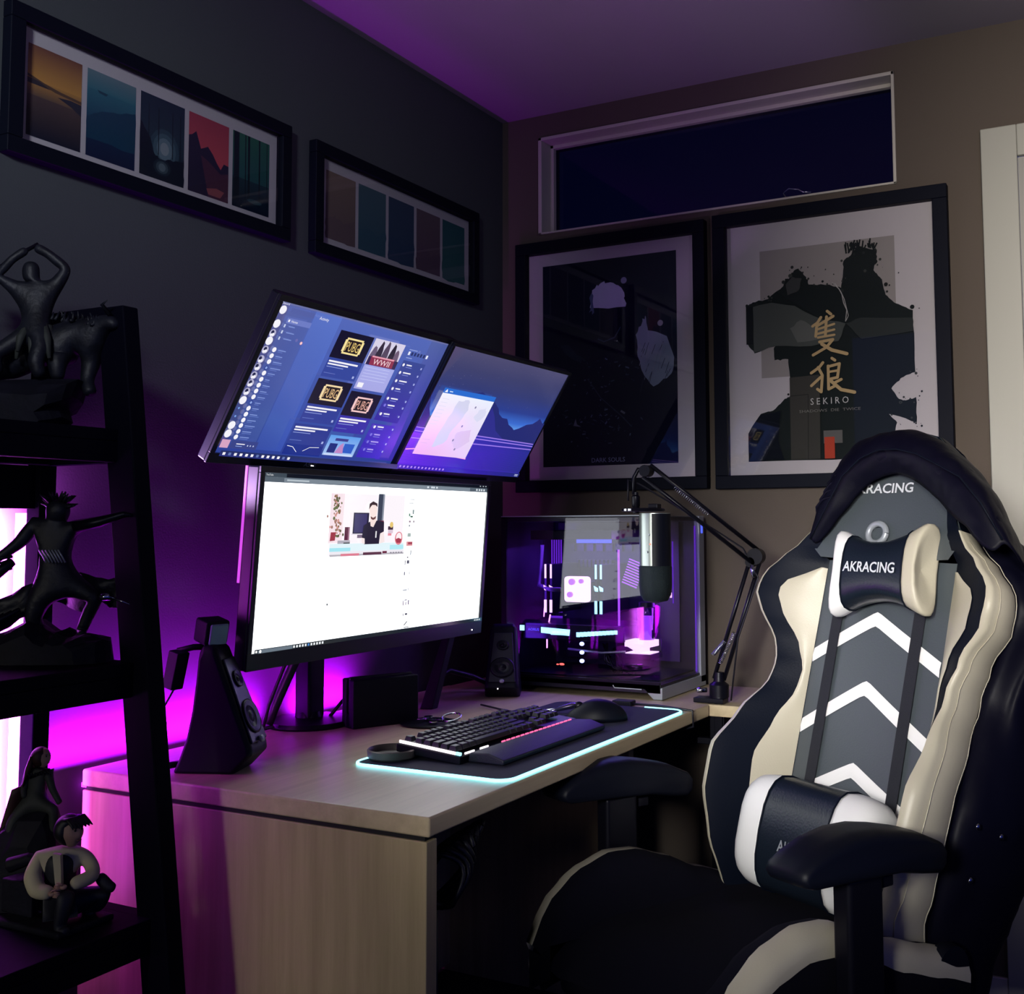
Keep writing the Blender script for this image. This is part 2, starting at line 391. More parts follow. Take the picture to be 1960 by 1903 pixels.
def five(y0, pale):
    def fn(root, P):
        cols = range(5)
        for i in cols:
            a0 = y0+i*.125; a = art_on(P, a0, a0+.113, 1.873, 2.0415)
            if not pale:
                if i == 0:
                    a.rect(0, 0, 1, .38, rgb('#6f4636'), rgb('#b8863f')); a.rect(0, .38, 1, .55, rgb('#a87a3c'), rgb('#5c4a3a')); a.rect(0, .55, 1, 1, rgb('#4a3c38'), rgb('#141a2c'))
                    a.poly([(0, .33), (.3, .38), (.6, .41), (1, .43), (1, .46), (.5, .44), (0, .36)], rgb('#54402f'))
                    a.poly([(0, .37), (.2, .38), (.42, .43), (.2, .43), (0, .43)], rgb('#2c2a30')); a.poly([(.55, .48), (.8, .46), (1, .47), (1, .60), (.8, .53)], rgb('#252934'))
                elif i == 1:
                    a.rect(0, 0, 1, .22, rgb('#5e787c'), rgb('#2f6a74')); a.rect(0, .22, 1, .55, rgb('#2a6470'), rgb('#16435a')); a.rect(0, .55, 1, 1, rgb('#102c4a'), rgb('#0b1a3a'))
                    a.poly(blob([(0, .56), (.3, .44), (.6, .40), (1, .32), (1, .8), (0, .8)], .012, 3), rgb('#0f3a50')); a.poly([(.2, .21), (.42, .22), (.38, .25), (.24, .24)], rgb('#1d3f50'))
                elif i == 2:
                    a.rect(0, 0, 1, .5, rgb('#16293a'), rgb('#1f3440')); a.rect(0, .5, 1, 1, rgb('#1f3440'), rgb('#0b1626'))
                    for k, c in enumerate(['#2b434e', '#3f5860', '#5c7278', '#7d8a8a']): a.circ(.55, .62-k*.005, .34-.08*k, rgb(c), rv=.26-.06*k)
                    a.poly(blob([(0, .35), (.2, .5), (.35, .72), (.5, .74), (.75, .72), (1, .66), (1, 1), (0, 1)], .02, 4), rgb('#0a1626'))
                    for k, c in enumerate(['#1a2a36', '#36474e', '#56666a']): a.circ(.5, .84, .2-.06*k, rgb(c), rv=.10-.025*k)
                    for x in (.18, .4, .72, .9): a.line([(x, .12), (x+.01, .7)], .0018, rgb('#0c1a26'))
                elif i == 3:
                    a.rect(0, 0, 1, .65, rgb('#a03c4c'), rgb('#c04c54')); a.rect(0, .65, 1, 1, rgb('#c04c54'))
                    a.poly([(0, .30), (.08, .28), (.18, .22), (.3, .42), (.42, .38), (.47, .36), (.6, .44), (.7, .53), (.8, .6), (.88, .51), (1, .52), (1, 1), (0, 1)], rgb('#241f38'))
                    a.poly([(.3, .5), (.5, .55), (.8, .66), (1, .62), (1, 1), (.5, 1)], rgb('#48283c')); a.poly([(.45, .9), (.7, .86), (.9, .88), (.8, .97), (.5, .97)], rgb('#8a4a4e'))
                else:
                    a.rect(0, 0, 1, .6, rgb('#27604c'), rgb('#1f4e50')); a.rect(0, .6, 1, 1, rgb('#17343f'), rgb('#0b1628'))
                    for x, w_ in ((.1, .016), (.34, .003), (.43, .006), (.72, .004), (.93, .002)): a.line([(x, 0), (x+.01, .92)], w_, rgb('#0a1a26'))
                    a.circ(.6, .86, .2, rgb('#2f4a50'), rv=.03)
            else:
                c = ['#7d6c5c', '#4a6468', '#3c4c5c', '#6a5a5c', '#2f5c5c'][i]; c2 = ['#6a5a58', '#3a5a64', '#34485c', '#5e4c58', '#3a6460'][i]
                a.rect(0, 0, 1, 1, rgb(c), rgb(c2))
                a.poly(blob([(0, .7), (.3, .62), (.6, .72), (1, .60), (1, 1), (0, 1)], .03, i+20), rgb(c2))
            a.build('print', 'art', root)
    return fn
picture('picture_frame', 'long black frame of five vivid landscape prints, higher up left wall, cut by photo edge', PL, -1.693, -.978, 1.826, 2.099, .030, .024, five(-1.645, False), None)
picture('picture_frame', 'long black frame of five pale faded prints on left wall above the two upper monitors', PL, -.894, -.170, 1.822, 2.097, .030, .024, five(-.836, True), None)

def art_ink_dark(root, P):
    a = art_on(P, .145, .580, 1.347, 1.956)
    def q(x, z): return ((x-.145)/.435, (1.956-z)/.609)
    a.rect(0, 0, 1, 1, rgb('#0e1228'), rgb('#0a0d22'))
    a.poly([q(.40, 1.83), q(.578, 1.76), q(.578, 1.60), q(.45, 1.7)], rgb('#12182a'))
    a.poly(blob([q(*p) for p in [(.304, 1.815), (.312, 1.867), (.339, 1.885), (.378, 1.883), (.406, 1.866), (.418, 1.839), (.42, 1.808)]], .010, 1), rgb('#b4bccc'))
    a.poly(blob([q(.30, 1.80), q(.31, 1.86), q(.318, 1.80)], .012, 5), rgb('#50607a'))
    a.circ(*q(.415, 1.886), .022, rgb('#8a92a4')); a.circ(*q(.529, 1.75), .02, rgb('#94949c'))
    a.poly(blob([q(*p) for p in [(.474, 1.76), (.483, 1.775), (.49, 1.732), (.549, 1.71), (.571, 1.648), (.562, 1.602), (.506, 1.568), (.47, 1.617), (.456, 1.67), (.452, 1.722)]], .008, 2), rgb('#86959f'))
    rd = random.Random(5)
    for i in range(26):
        x = rd.uniform(.465, .56); z = rd.uniform(1.60, 1.70); a.line([q(x, z), q(x-.012, z-rd.uniform(.02, .05))], .0014, rgb(rd.choice(['#7c8790', '#2a3444', '#93999e', '#1c2434'])))
    a.line([q(.33, 1.72), q(.35, 1.71), q(.385, 1.72), (q(.405, 1.75))], .003, rgb('#38465c'))
    a.poly(blob([q(.205, 1.715), q(.24, 1.70), q(.29, 1.66), q(.27, 1.655), (q(.22, 1.685))], .01, 8), rgb('#1c2436'))
    for cx, cz, n in ((.32, 1.58, 16), (.36, 1.49, 34), (.26, 1.475, 10), (.28, 1.43, 8), (.21, 1.51, 8), (.42, 1.63, 14), (.33, 1.65, 10), (.40, 1.45, 12)):
        for i in range(n):
            x = cx+rd.gauss(0, .03); z = cz+rd.gauss(0, .018); a.line([q(x, z), q(x+rd.uniform(-.012, .014), z+rd.uniform(-.008, .004))], rd.uniform(.001, .004), rgb(rd.choice(['#2c3850', '#3a465c', '#58667e', '#1e2840'])))
    a.line([q(.30, 1.60), q(.34, 1.545), q(.405, 1.49), q(.44, 1.455)], .003, rgb('#2c364a'))
    a.line([q(.405, 1.503), q(.418, 1.495)], .006, rgb('#6a7078')); a.poly([q(.258, 1.487), q(.262, 1.47), q(.276, 1.462), q(.25, 1.466)], rgb('#707684'))
    a.text('DARK SOULS', q(.310, 0)[0], q(0, 1.356)[1], .022, rgb('#7c84a0'), width=.107/.435)
    a.build('print', 'art', root)
picture('picture_frame', 'big black framed dark night print with DARK SOULS lettering, left of the two posters', PB, .062, .674, 1.272, 2.028, .035, .030, art_ink_dark, None)

def art_ink_light(root, P):
    a = art_on(P, .74, 1.28, 1.31, 2.0)
    def q(x, z): return ((x-.74)/.54, (2.0-z)/.69)
    a.poly([q(.827, 1.921), q(1.19, 1.921), q(1.19, 1.57), q(.827, 1.57)], rgb('#908b84'))
    big = [(.785, 1.772), (.805, 1.782), (.848, 1.787), (.892, 1.818), (.897, 1.836), (.909, 1.838), (.915, 1.852), (.935, 1.862), (.947, 1.848), (.96, 1.829), (.962, 1.815), (1.018, 1.809), (1.049, 1.797), (1.054, 1.825), (1.057, 1.868), (1.079, 1.885), (1.096, 1.907), (1.12, 1.895), (1.145, 1.888), (1.143, 1.86), (1.135, 1.835), (1.156, 1.808), (1.164, 1.767), (1.189, 1.742), (1.232, 1.72), (1.234, 1.559), (1.197, 1.546), (1.173, 1.521), (1.191, 1.493), (1.208, 1.488), (1.234, 1.495), (1.234, 1.43), (1.165, 1.455), (1.185, 1.432), (1.176, 1.397), (1.166, 1.363), (1.161, 1.343), (.786, 1.343), (.788, 1.423), (.823, 1.473), (.857, 1.48), (.891, 1.511), (.91, 1.517), (.906, 1.565), (.902, 1.617), (.864, 1.617), (.862, 1.648), (.875, 1.668), (.846, 1.654), (.808, 1.64), (.786, 1.67)]
    a.poly(blob([q(*p) for p in big], .0028, 11, 5), rgb('#1b211f'))
    rk = random.Random(31)
    for k in range(90):
        p = rk.choice(big[:36]); r_ = abs(rk.gauss(0, .0022))+.0006
        a.circ(*q(p[0]+rk.gauss(0, .010), p[1]+rk.gauss(0, .010)), r_/.54, rgb(rk.choice(['#1b211f', '#2b302d', '#3c403b'])), 7)
    for k in range(26):
        x = 1.06+.08*rk.random(); z = 1.885+.012*rk.random(); a.line([q(x, z), q(x+rk.uniform(-.012, .010), z+rk.uniform(.010, .028))], .004, rgb('#1b211f'))
    a.poly(blob([q(*p) for p in [(.807, 1.768), (.86, 1.775), (.924, 1.760), (1.0, 1.715), (1.06, 1.70), (1.04, 1.655), (.968, 1.647), (.87, 1.655), (.808, 1.642)]], .003, 12, 3), rgb('#474c46'))
    a.poly(blob([q(*p) for p in [(.91, 1.70), (.94, 1.72), (.97, 1.70), (1.02, 1.69), (.99, 1.665), (.93, 1.66)]], .004, 13, 3), rgb('#5c5f58'))
    a.poly(blob([q(*p) for p in [(1.06, 1.70), (1.10, 1.712), (1.232, 1.70), (1.233, 1.665), (1.10, 1.655)]], .003, 14, 3), rgb('#2d322f'))
    a.poly(blob([q(*p) for p in [(.90, 1.82), (.92, 1.84), (.945, 1.832), (.935, 1.80), (.905, 1.79)]], .004, 15, 3), rgb('#3a3d3a'))
    a.rect(*q(.787, 1.77), *q(.806, 1.665), rgb('#0c0f14'))
    a.poly([q(.906, 1.566), q(.989, 1.569), q(.986, 1.345), q(.906, 1.345)], rgb('#3b3a34'))  # painted reflection of the room: door panel, then frame edges and red patch
    a.line([q(.908, 1.516), q(.956, 1.518), q(.953, 1.345)], .0014, rgb('#1d1d1c')); a.line([q(.988, 1.569), q(.986, 1.345)], .0014, rgb('#1d1d1c'))
    a.rect(*q(.995, 1.419), *q(1.045, 1.385), rgb('#5b5a55')); a.rect(*q(.997, 1.402), *q(1.024, 1.345), rgb('#a8402c'))
    a.poly(blob([q(*p) for p in [(.788, 1.345), (.788, 1.42), (.823, 1.47), (.88, 1.478), (.872, 1.40), (.888, 1.345)]], .003, 16, 3), rgb('#0c1119'))
    a.line([q(*p) for p in [(1.027, 1.813), (1.045, 1.793), (1.052, 1.778), (1.056, 1.755), (1.064, 1.735), (1.060, 1.705)]], .0022, rgb('#9c9a92'))
    a.line([q(*p) for p in [(1.034, 1.81), (1.05, 1.785), (1.058, 1.765), (1.068, 1.72), (1.062, 1.708)]], .0014, rgb('#b0aea6'))
    for x, z, r_ in ((1.167, 1.793, .005), (1.176, 1.79, .002), (.945, 1.863, .002), (.902, 1.521, .003), (1.20, 1.82, .0015), (1.01, 1.85, .0015)): a.circ(*q(x, z), r_/.54, rgb('#20221f'))
    gold = rgb('#b39a6c')
    def st(*p, w_=.0075): a.line([q(*x) for x in p], w_, gold); [a.circ(*q(*x), w_*.5/.54, gold, 10) for x in p]
    # two brush characters, upper then lower
    st((1.012, 1.737), (1.022, 1.728)); st((.995, 1.722), (.985, 1.708), (.972, 1.700)); st((.984, 1.706), (.980, 1.672)); st((.985, 1.700), (1.028, 1.722))
    st((1.010, 1.722), (1.006, 1.672)); st((.984, 1.690), (1.030, 1.701), w_=.006); st((.984, 1.678), (1.030, 1.686), w_=.006); st((.986, 1.668), (1.030, 1.672), w_=.006)
    st((.990, 1.656), (1.026, 1.660), (1.008, 1.640), (.972, 1.622)); st((.996, 1.650), (1.022, 1.632), (1.062, 1.619), w_=.009)
    st((1.022, 1.610), (1.030, 1.604)); st((.998, 1.600), (.988, 1.588), (.966, 1.574)); st((.985, 1.588), (.996, 1.566), (.992, 1.522), (.982, 1.530)); st((.992, 1.562), (.966, 1.540))
    st((1.012, 1.588), (1.042, 1.594), (1.036, 1.558), (1.012, 1.554)); st((1.012, 1.574), (1.036, 1.576), w_=.006); st((1.012, 1.590), (1.012, 1.528), (1.030, 1.536)); st((1.046, 1.552), (1.030, 1.545)); st((1.016, 1.552), (1.045, 1.525), (1.080, 1.516), w_=.009)
    a.text('S E K I R O', q(.963, 0)[0], q(0, 1.489)[1], .026, rgb('#b8b8b0'), width=.101/.54)
    a.text('SHADOWS  DIE  TWICE', q(.932, 0)[0], q(0, 1.469)[1], .011, rgb('#74746c'), width=.163/.54)
    a.build('print', 'art', root)
picture('picture_frame', 'big black framed pale ink poster with two gold brush characters, nearest the door', PB, .698, 1.327, 1.270, 2.033, .036, .030, art_ink_light, None)

# ------------------------------------------------------------------ desk
DX, DY0, DY1, DZ = .79, -1.515, -.345, .74
desk = empty('desk', (.4, -.93, 0), 'light maple desk along the left wall carrying monitors and keyboard', 'desk')
MB().box(.035, DX, DY0, DY1, DZ-.030, DZ).build('desktop', 'desk', desk, bevel=.004)
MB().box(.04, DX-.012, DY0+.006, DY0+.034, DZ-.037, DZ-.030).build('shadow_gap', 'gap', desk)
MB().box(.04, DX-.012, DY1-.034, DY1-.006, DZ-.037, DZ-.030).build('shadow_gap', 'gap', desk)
MB().box(.035, DX-.006, DY0+.002, DY0+.030, 0, DZ-.037).build('side_panel', 'deskv', desk, bevel=.002)
MB().box(.035, DX-.2, DY1-.030, DY1-.002, 0, DZ-.037).build('side_panel', 'deskv', desk, bevel=.002)
MB().box(.045, .063, DY0+.030, DY1-.030, .02, DZ-.03).build('modesty_panel', 'deskv', desk)
side = empty('side_table', (.9, -.18, 0), 'maple side table at desk height in the corner, behind the microphone clamp', 'table')
MB().box(.035, 1.05, -.338, -.015, DZ-.030, DZ-.002).build('tabletop', 'desk', side, bevel=.003)
for lx, ly in ((.80, -.30), (1.0, -.30), (.80, -.05), (1.0, -.05)):
    MB().box(lx-.018, lx+.018, ly-.018, ly+.018, 0, DZ-.03).build('leg', 'blackm', side)
# led strip in the gap between desk and wall, and the vertical bar by the shelf
tag(MB().box(.004, .018, -1.49, -.62, .700, .708).build('led_strip', 'ledm'), 'magenta led strip glowing behind the maple desk edge along the wall', 'led strip')
lb = empty('led_bar', (.06, -1.70, .40), 'upright glowing white magenta led bar standing behind the black ladder shelf', 'lamp')
MB().tube([(.028, -1.642, .47), (.028, -1.642, 1.198)], .013, 12).build('light_tube', 'ledw', lb, smooth=True)
MB().box(.014, .044, -1.66, -1.625, .0, .47).build('stand', 'blackp', lb, bevel=.004)
# cable tangle hanging under the desk
cb = MB()
rd = random.Random(3)
for k in range(7):
    cx = .725-.006*k; r_ = .060+.008*k; pts = []
    for i in range(25):
        a = 2*PI*i/24; pts.append((cx+r_*.62*math.cos(a), -1.385+.012*k+.010*math.sin(3*a+k), .605+r_*.72*math.sin(a+.2*k)))
    cb.tube(pts, .0042, 7, False)
for k in range(4):
    cb.tube([(.66, -1.40+.03*k, .56), (.65, -1.38+.03*k, .35), (.62+.02*k, -1.36+.02*k, .16), (.55, -1.3, .02)], .004, 7)
tag(cb.build('cable_bundle', 'cable', smooth=True), 'tangled black cable loops hanging under the maple desk near its end panel', 'cables')

# ------------------------------------------------------------------ monitors
def screen_frame(center, az, tilt, w_, h_):
    n = Vector((math.cos(az)*math.cos(tilt), math.sin(az)*math.cos(tilt), math.sin(tilt)))
    r = Vector((-math.sin(az), math.cos(az), 0)); u = n.cross(r)
    X = Matrix.Identity(4)
    for i in range(3): X[i][0] = r[i]; X[i][1] = n[i]; X[i][2] = u[i]; X[i][3] = center[i]
    return X, r, u, n    # local: x right, y towards the viewer, z up
def monitor(name, label, center, az, tilt, w_, h_, bez, chin, thick, art_fn, smat, extra=None, base=None):
    X, r, u, n = screen_frame(Vector(center), az, tilt, w_, h_)
    root = empty(name, base or (center[0], center[1], center[2]-h_/2), label, 'monitor')
    hw, hh = w_/2, h_/2
    b = MB()
    b.box(-hw-bez, hw+bez, -thick, -.001, -hh-chin, hh+bez, X)
    b.build('housing', 'bezel', root, bevel=.004)
    f = MB()
    f.box(-hw-bez, hw+bez, -.002, .004, -hh-chin, -hh, X); f.box(-hw-bez, hw+bez, -.002, .004, hh, hh+bez, X)
    f.box(-hw-bez, -hw, -.002, .004, -hh, hh, X); f.box(hw, hw+bez, -.002, .004, -hh, hh, X)
    f.build('bezel', 'bezel', root, bevel=.0012)
    k = MB()
    k.box(-w_*.28, w_*.28, -thick-.022, -thick+.002, -h_*.28, h_*.25, X); k.build('rear_cover', 'blackp', root, bevel=.006)
    a = Art(X @ Vector((-hw, 0, hh)), r*w_, -u*h_, n)
    art_fn(a); a.build('screen', smat, root)
    if extra: extra(root, X, hw, hh)
    return root, X

def art_feed(a):
    a.rect(0, 0, 1, 1, rgb('#5468b8'), rgb('#2c3f92'))
    a.poly([(0, 0), (.17, 0), (.17, .96), (0, .96)], [rgb('#5a64a4'), rgb('#5464ac'), rgb('#3e529c'), rgb('#34448e')])
    a.poly([(0, 0), (.042, 0), (.042, .96), (0, .96)], [rgb('#5a5c94'), rgb('#5a5c94'), rgb('#323c80'), rgb('#2e3878')])
    a.poly([(.175, 0), (.31, 0), (.31, .96), (.175, .96)], [rgb('#5a72c4'), rgb('#5a74c8'), rgb('#3a52ac'), rgb('#384ea4')])
    a.poly([(.86, 0), (1, 0), (1, .96), (.86, .96)], [rgb('#5263a6'), rgb('#4c5c9c'), rgb('#3d30ae'), rgb('#4030b8')])
    a.rect(0, 0, 1, .012, rgb('#6a70a4'))
    a.text('Discord', .004, .017, .014, rgb('#f0f0ff'))
    big = [.051, .141, .203, .253, .311, .373, .423, .479, .53, .586, .643, .696, .75, .81, .866]
    rd = random.Random(2)
    wt = rgb('#f4f2fa')
    for i, v in enumerate(big):
        if i in (11, 12): a.circ(.018, v, .004, rgb('#7aa2e8')); continue
        if i in (0, 1, 3, 10, 13, 14): a.circ(.02, v, .0155, wt)
        else:
            a.circ(.02, v, .0145, rgb('#b9b6d4')); a.circ(.017+rd.uniform(-.002, .002), v-.006, .007, rgb('#262850')); a.circ(.024, v+.008, .006, wt); a.circ(.016, v+.012, .005, wt)
    small = [.141, .181, .222, .298, .338, .376, .417, .452, .493, .532, .571, .61, .648, .686, .726, .765, .802, .841, .879]
    for i, v in enumerate(small):
        if i < 3: a.rect(.050, v-.010, .057, v+.010, rgb('#c8d2ee'))
        elif i in (6, 12): a.circ(.055, v, .0085, rgb('#2a3c8c')); a.circ(.055, v, .005, rgb('#8ea4e4'))
        else: a.circ(.055, v, .0092, wt)
        a.rect(.073, v-.004, .073+rd.uniform(.02, .05), v+.002, rgb('#8094d6'))
        if i > 2: a.rect(.073, v+.008, .073+rd.uniform(.02, .045), v+.012, rgb('#6478c4'))
    a.rect(.045, .022, .16, .055, rgb('#5460a4')); a.rect(.045, .085, .163, .12, rgb('#6e7cc4'))
    a.rect(.052, .095, .060, .110, wt); a.text('Home', .068, .110, .016, wt)
    a.circ(.155, .222, .006, rgb('#f6b4bc')); a.circ(.155, .222, .003, rgb('#ffe0e0'))
    a.rect(.045, .90, .17, .955, rgb('#3a4488')); a.rect(.0, .90, .038, .955, rgb('#d8a4c4')); a.rect(.07, .92, .11, .926, wt); a.rect(.07, .936, .1, .94, rgb('#8ea4e4'))
    for x in (.125, .138, .152): a.circ(x, .93, .003, rgb('#c0c8e8'))
    a.text('Activity', .187, .05, .020, wt)
    navy = rgb('#2c3868'); tile = rgb('#15122c')
    def pubg(u0, v0, u1, v1, c1, c2, cg):
        a.rect(u0, v0, u1, v1, tile)
        cx, cy = (u0+u1)/2+.003, (v0+v1)/2; w_, h_ = .046, .056
        a.rect(cx-w_, cy-h_, cx+w_, cy+h_, c1); a.rect(cx-w_-.006, cy-h_+.014, cx+w_+.006, cy+h_-.014, c1)
        a.rect(cx-w_+.007, cy-h_+.012, cx+w_-.007, cy+h_-.012, rgb('#241a20'))
        a.text('PUBG', cx-.036, cy+.034, .068, c2, width=.072)
    def card(u0, v0, u1, v1, c):
        a.rect(u0, v0, u1, v1, c)
        a.rect(u0+.008, v0+.018, u1-.02, v0+.030, wt); a.rect(u0+.008, v0+.038, u0+.12, v0+.048, wt)
        a.rect(u0+.008, v0+.060, u0+.10, v0+.065, rgb('#8a98d8')); a.rect(u0+.008, v1-.03, u0+.07, v1-.026, rgb('#6474c0')); a.rect(u1-.022, v1-.035, u1-.012, v1-.018, rgb('#a8b4e8'))
    pubg(.316, .08, .505, .268, rgb('#f6e09c'), rgb('#e8c878'), 0); card(.316, .268, .505, .402, rgb('#34469a'))
    pubg(.313, .417, .503, .595, rgb('#f2d8a8'), rgb('#e8c08a'), 0); card(.313, .595, .503, .725, rgb('#303e96'))
    card(.30, .740, .503, .885, rgb('#2c3a90')); a.rect(.30, .885, .503, .96, rgb('#1c2c88')); a.line([(.31, .90), (.34, .905), (.37, .94)], .0012, wt); a.line([(.40, .93), (.43, .90), (.48, .895)], .0012, wt)
    # picture tile: pale sky with dark standing shapes and a red banner
    a.rect(.511, .078, .694, .264, rgb('#d8d2e8'))
    for k, x in enumerate((.535, .565, .60, .64, .668)):
        h_ = [.10, .14, .15, .14, .10][k]
        a.poly(blob([(x-.018, .225), (x-.014, .225-h_*.6), (x-.004, .225-h_), (x+.006, .225-h_*.9), (x+.014, .225-h_*.55), (x+.018, .225)], .003, k+40, 2), rgb(['#6c5c78', '#33283c', '#55465e', '#2c2436', '#6e5a74'][k]))
    a.rect(.515, .205, .694, .264, rgb('#30204c')); a.poly([(.53, .20), (.67, .195), (.675, .262), (.535, .264)], rgb('#8c2c4c')); a.rect(.535, .197, .668, .208, rgb('#e89cb0'))
    a.text('WWII', .552, .256, .042, rgb('#f8d8e0'), width=.10)
    a.rect(.512, .266, .695, .443, rgb('#a6aae8'), rgb('#a8a8e4'))
    for k in range(5): a.rect(.525, .280+k*.022, .67, .284+k*.022, rgb('#c2c6f4'))
    a.rect(.524, .395, .556, .430, wt)
    pubg(.508, .462, .693, .642, rgb('#f4c8c8'), rgb('#eab0a0'), 0); card(.508, .642, .690, .765, rgb('#3830a4'))
    a.rect(.508, .790, .688, .940, rgb('#5c9cea'), rgb('#a4c4f0')); a.rect(.545, .81, .62, .83, rgb('#3c3c8c')); a.rect(.525, .85, .57, .92, rgb('#1c2c7c')); a.rect(.61, .845, .67, .915, rgb('#2c5cc4'))
    a.poly([(.57, .92), (.585, .86), (.60, .84), (.62, .92)], rgb('#c088c4')); a.rect(.515, .925, .68, .94, rgb('#c8d8f8'))
    # right column list
    a.rect(.722, .095, .775, .102, rgb('#8c9cd8'))
    for k in range(7): a.rect(.724+k*.0195, .112, .736+k*.0195, .138, rgb('#e8ecff') if k in (0, 6) else rgb('#2a3468'))
    a.rect(.722, .155, .76, .162, rgb('#8c9cd8'))
    a.poly([(.716, .18), (.862, .18), (.862, .648), (.706, .642)], [rgb('#3c4a94'), rgb('#3c4a94'), rgb('#3a30a4'), rgb('#3428a0')])
    a.poly([(.708, .67), (.858, .67), (.855, .935), (.705, .935)], [rgb('#4032b4'), rgb('#4634c0'), rgb('#3c28c8'), rgb('#3824b8')])
    for v in [.213, .272, .335, .395, .471, .523, .590, .692, .752, .808, .868]:
        a.circ(.728, v, .0065, wt if v < .5 or v in (.59, .692) else rgb('#7c74e0')); a.rect(.746, v-.008, .746+rd.uniform(.025, .05), v+.001, wt if v < .7 else rgb('#b4a4f0')); a.rect(.746, v+.012, .785, v+.016, rgb('#8890dc'))
        a.rect(.842, v-.003, .850, v+.012, rgb('#a8b0e8'))
    a.rect(0, .962, 1, 1, rgb('#222c5c'), rgb('#28307c'))
    for k in range(13):
        u = .012+k*.0262; a.rect(u, .972, u+.012, .990, wt if k not in (1, 6, 11) else rgb('#6478b4'))
def art_wall(a):
    S = [(0, '#4c4a70'), (.15, '#3c3f6c'), (.28, '#343c74'), (.42, '#2c3f90'), (.52, '#3c6cd0'), (.60, '#68a4ec')]
    for (v0, c0), (v1, c1) in zip(S, S[1:]): a.rect(0, v0, 1, v1, rgb(c0), rgb(c1))
    a.poly([(0, 0), (.1, 0), (0, .3)], [rgb('#54486c'), rgb('#4c4a70'), rgb('#3c3f6c')])
    rd = random.Random(9)
    for i in range(60):
        u, v = rd.random(), rd.random()*.4; a.rect(u, v, u+.0018, v+.003, rgb(rd.choice(['#6c6c90', '#9a98b4'])))
    a.poly([(0, .40), (.03, .50), (.06, .56), (.10, .45), (.2, .35), (.35, .30), (.482, .363), (.535, .408), (.562, .453), (.604, .481), (.649, .483), (.685, .531), (.729, .553), (.752, .571), (.79, .55), (.841, .507), (.891, .491), (.919, .459), (.936, .433), (.978, .471), (1, .471), (1, .68), (0, .66)],
           rgb('#262c72'))
    a.poly([(.482, .41), (.535, .48), (.6, .6), (.72, .68), (.45, .66)], rgb('#30308c'))
    a.poly([(0, .655), (1, .68), (1, 1), (0, 1)], [rgb('#3a30c0'), rgb('#283090'), rgb('#262c80'), rgb('#5420dc')])
    a.poly([(0, .70), (.5, .74), (.5, 1), (0, 1)], [rgb('#6c34d8'), rgb('#3c2cb4'), rgb('#3a2cb8'), rgb('#6a28f0')])
    for k in range(22):
        v = .76+k*.011; a.line([(0, v), (1, v+.004)], .0005, rgb('#3c2cb0'))
    for p, q in (((.0, .655), (.989, .675)), ((.0, .685), (.992, .697)), ((.0, .745), (.993, .728))): a.line([p, q], .0022, rgb('#a884f4'))
    a.line([(.0, .84), (.06, .83), (.14, .84), (.47, .875)], .003, rgb('#f49cdc'))
    a.rect(.06, .316, .465, .358, rgb('#2a6cd0')); a.poly([(.07, .35), (.083, .325), (.092, .35)], rgb('#ffffff')); a.rect(.104, .336, .128, .344, rgb('#cfe4ff'))
    a.poly([(.06, .358), (.465, .358), (.465, .871), (.06, .871)], [rgb('#f4f4ff'), rgb('#eaf0ff'), rgb('#e8d0f4'), rgb('#f4b8ec')])
    a.poly(blob([(.20, .40), (.27, .38), (.30, .46), (.27, .6), (.24, .76), (.17, .80), (.18, .6)], .008, 5), [rgb('#d6d6f0')][0])
    a.poly(blob([(.38, .45), (.43, .42), (.45, .48), (.41, .55), (.37, .52)], .008, 6), rgb('#dcdcf4')); a.poly(blob([(.30, .66), (.4, .62), (.43, .72), (.36, .8), (.30, .75)], .01, 7), rgb('#e0c8ee'))
    for u, v in ((.345, .43), (.315, .60), (.30, .725), (.345, .80)): a.circ(u, v, .006, rgb('#8a86a8'))
    for k in range(8): a.rect(.075, .40+k*.03, .125, .403+k*.03, rgb('#d8d8ec'))
    a.rect(.075, .74, .13, .744, rgb('#e0b8e0')); a.rect(.075, .77, .12, .774, rgb('#e0b8e0'))
    a.rect(0, .962, 1, 1, rgb('#3a1cc0'), rgb('#3414b0'))
    a.poly([(.45, .962), (1, .962), (1, 1), (.45, 1)], [rgb('#381cb4'), rgb('#242c78'), rgb('#242c78'), rgb('#381cb4')])
    for k in range(13): u = .012+k*.0262; a.rect(u, .972, u+.011, .988, rgb('#b48cf8'))
    a.rect(.955, .972, .985, .978, rgb('#c8d0f0')); a.rect(.955, .984, .985, .989, rgb('#c8d0f0'))
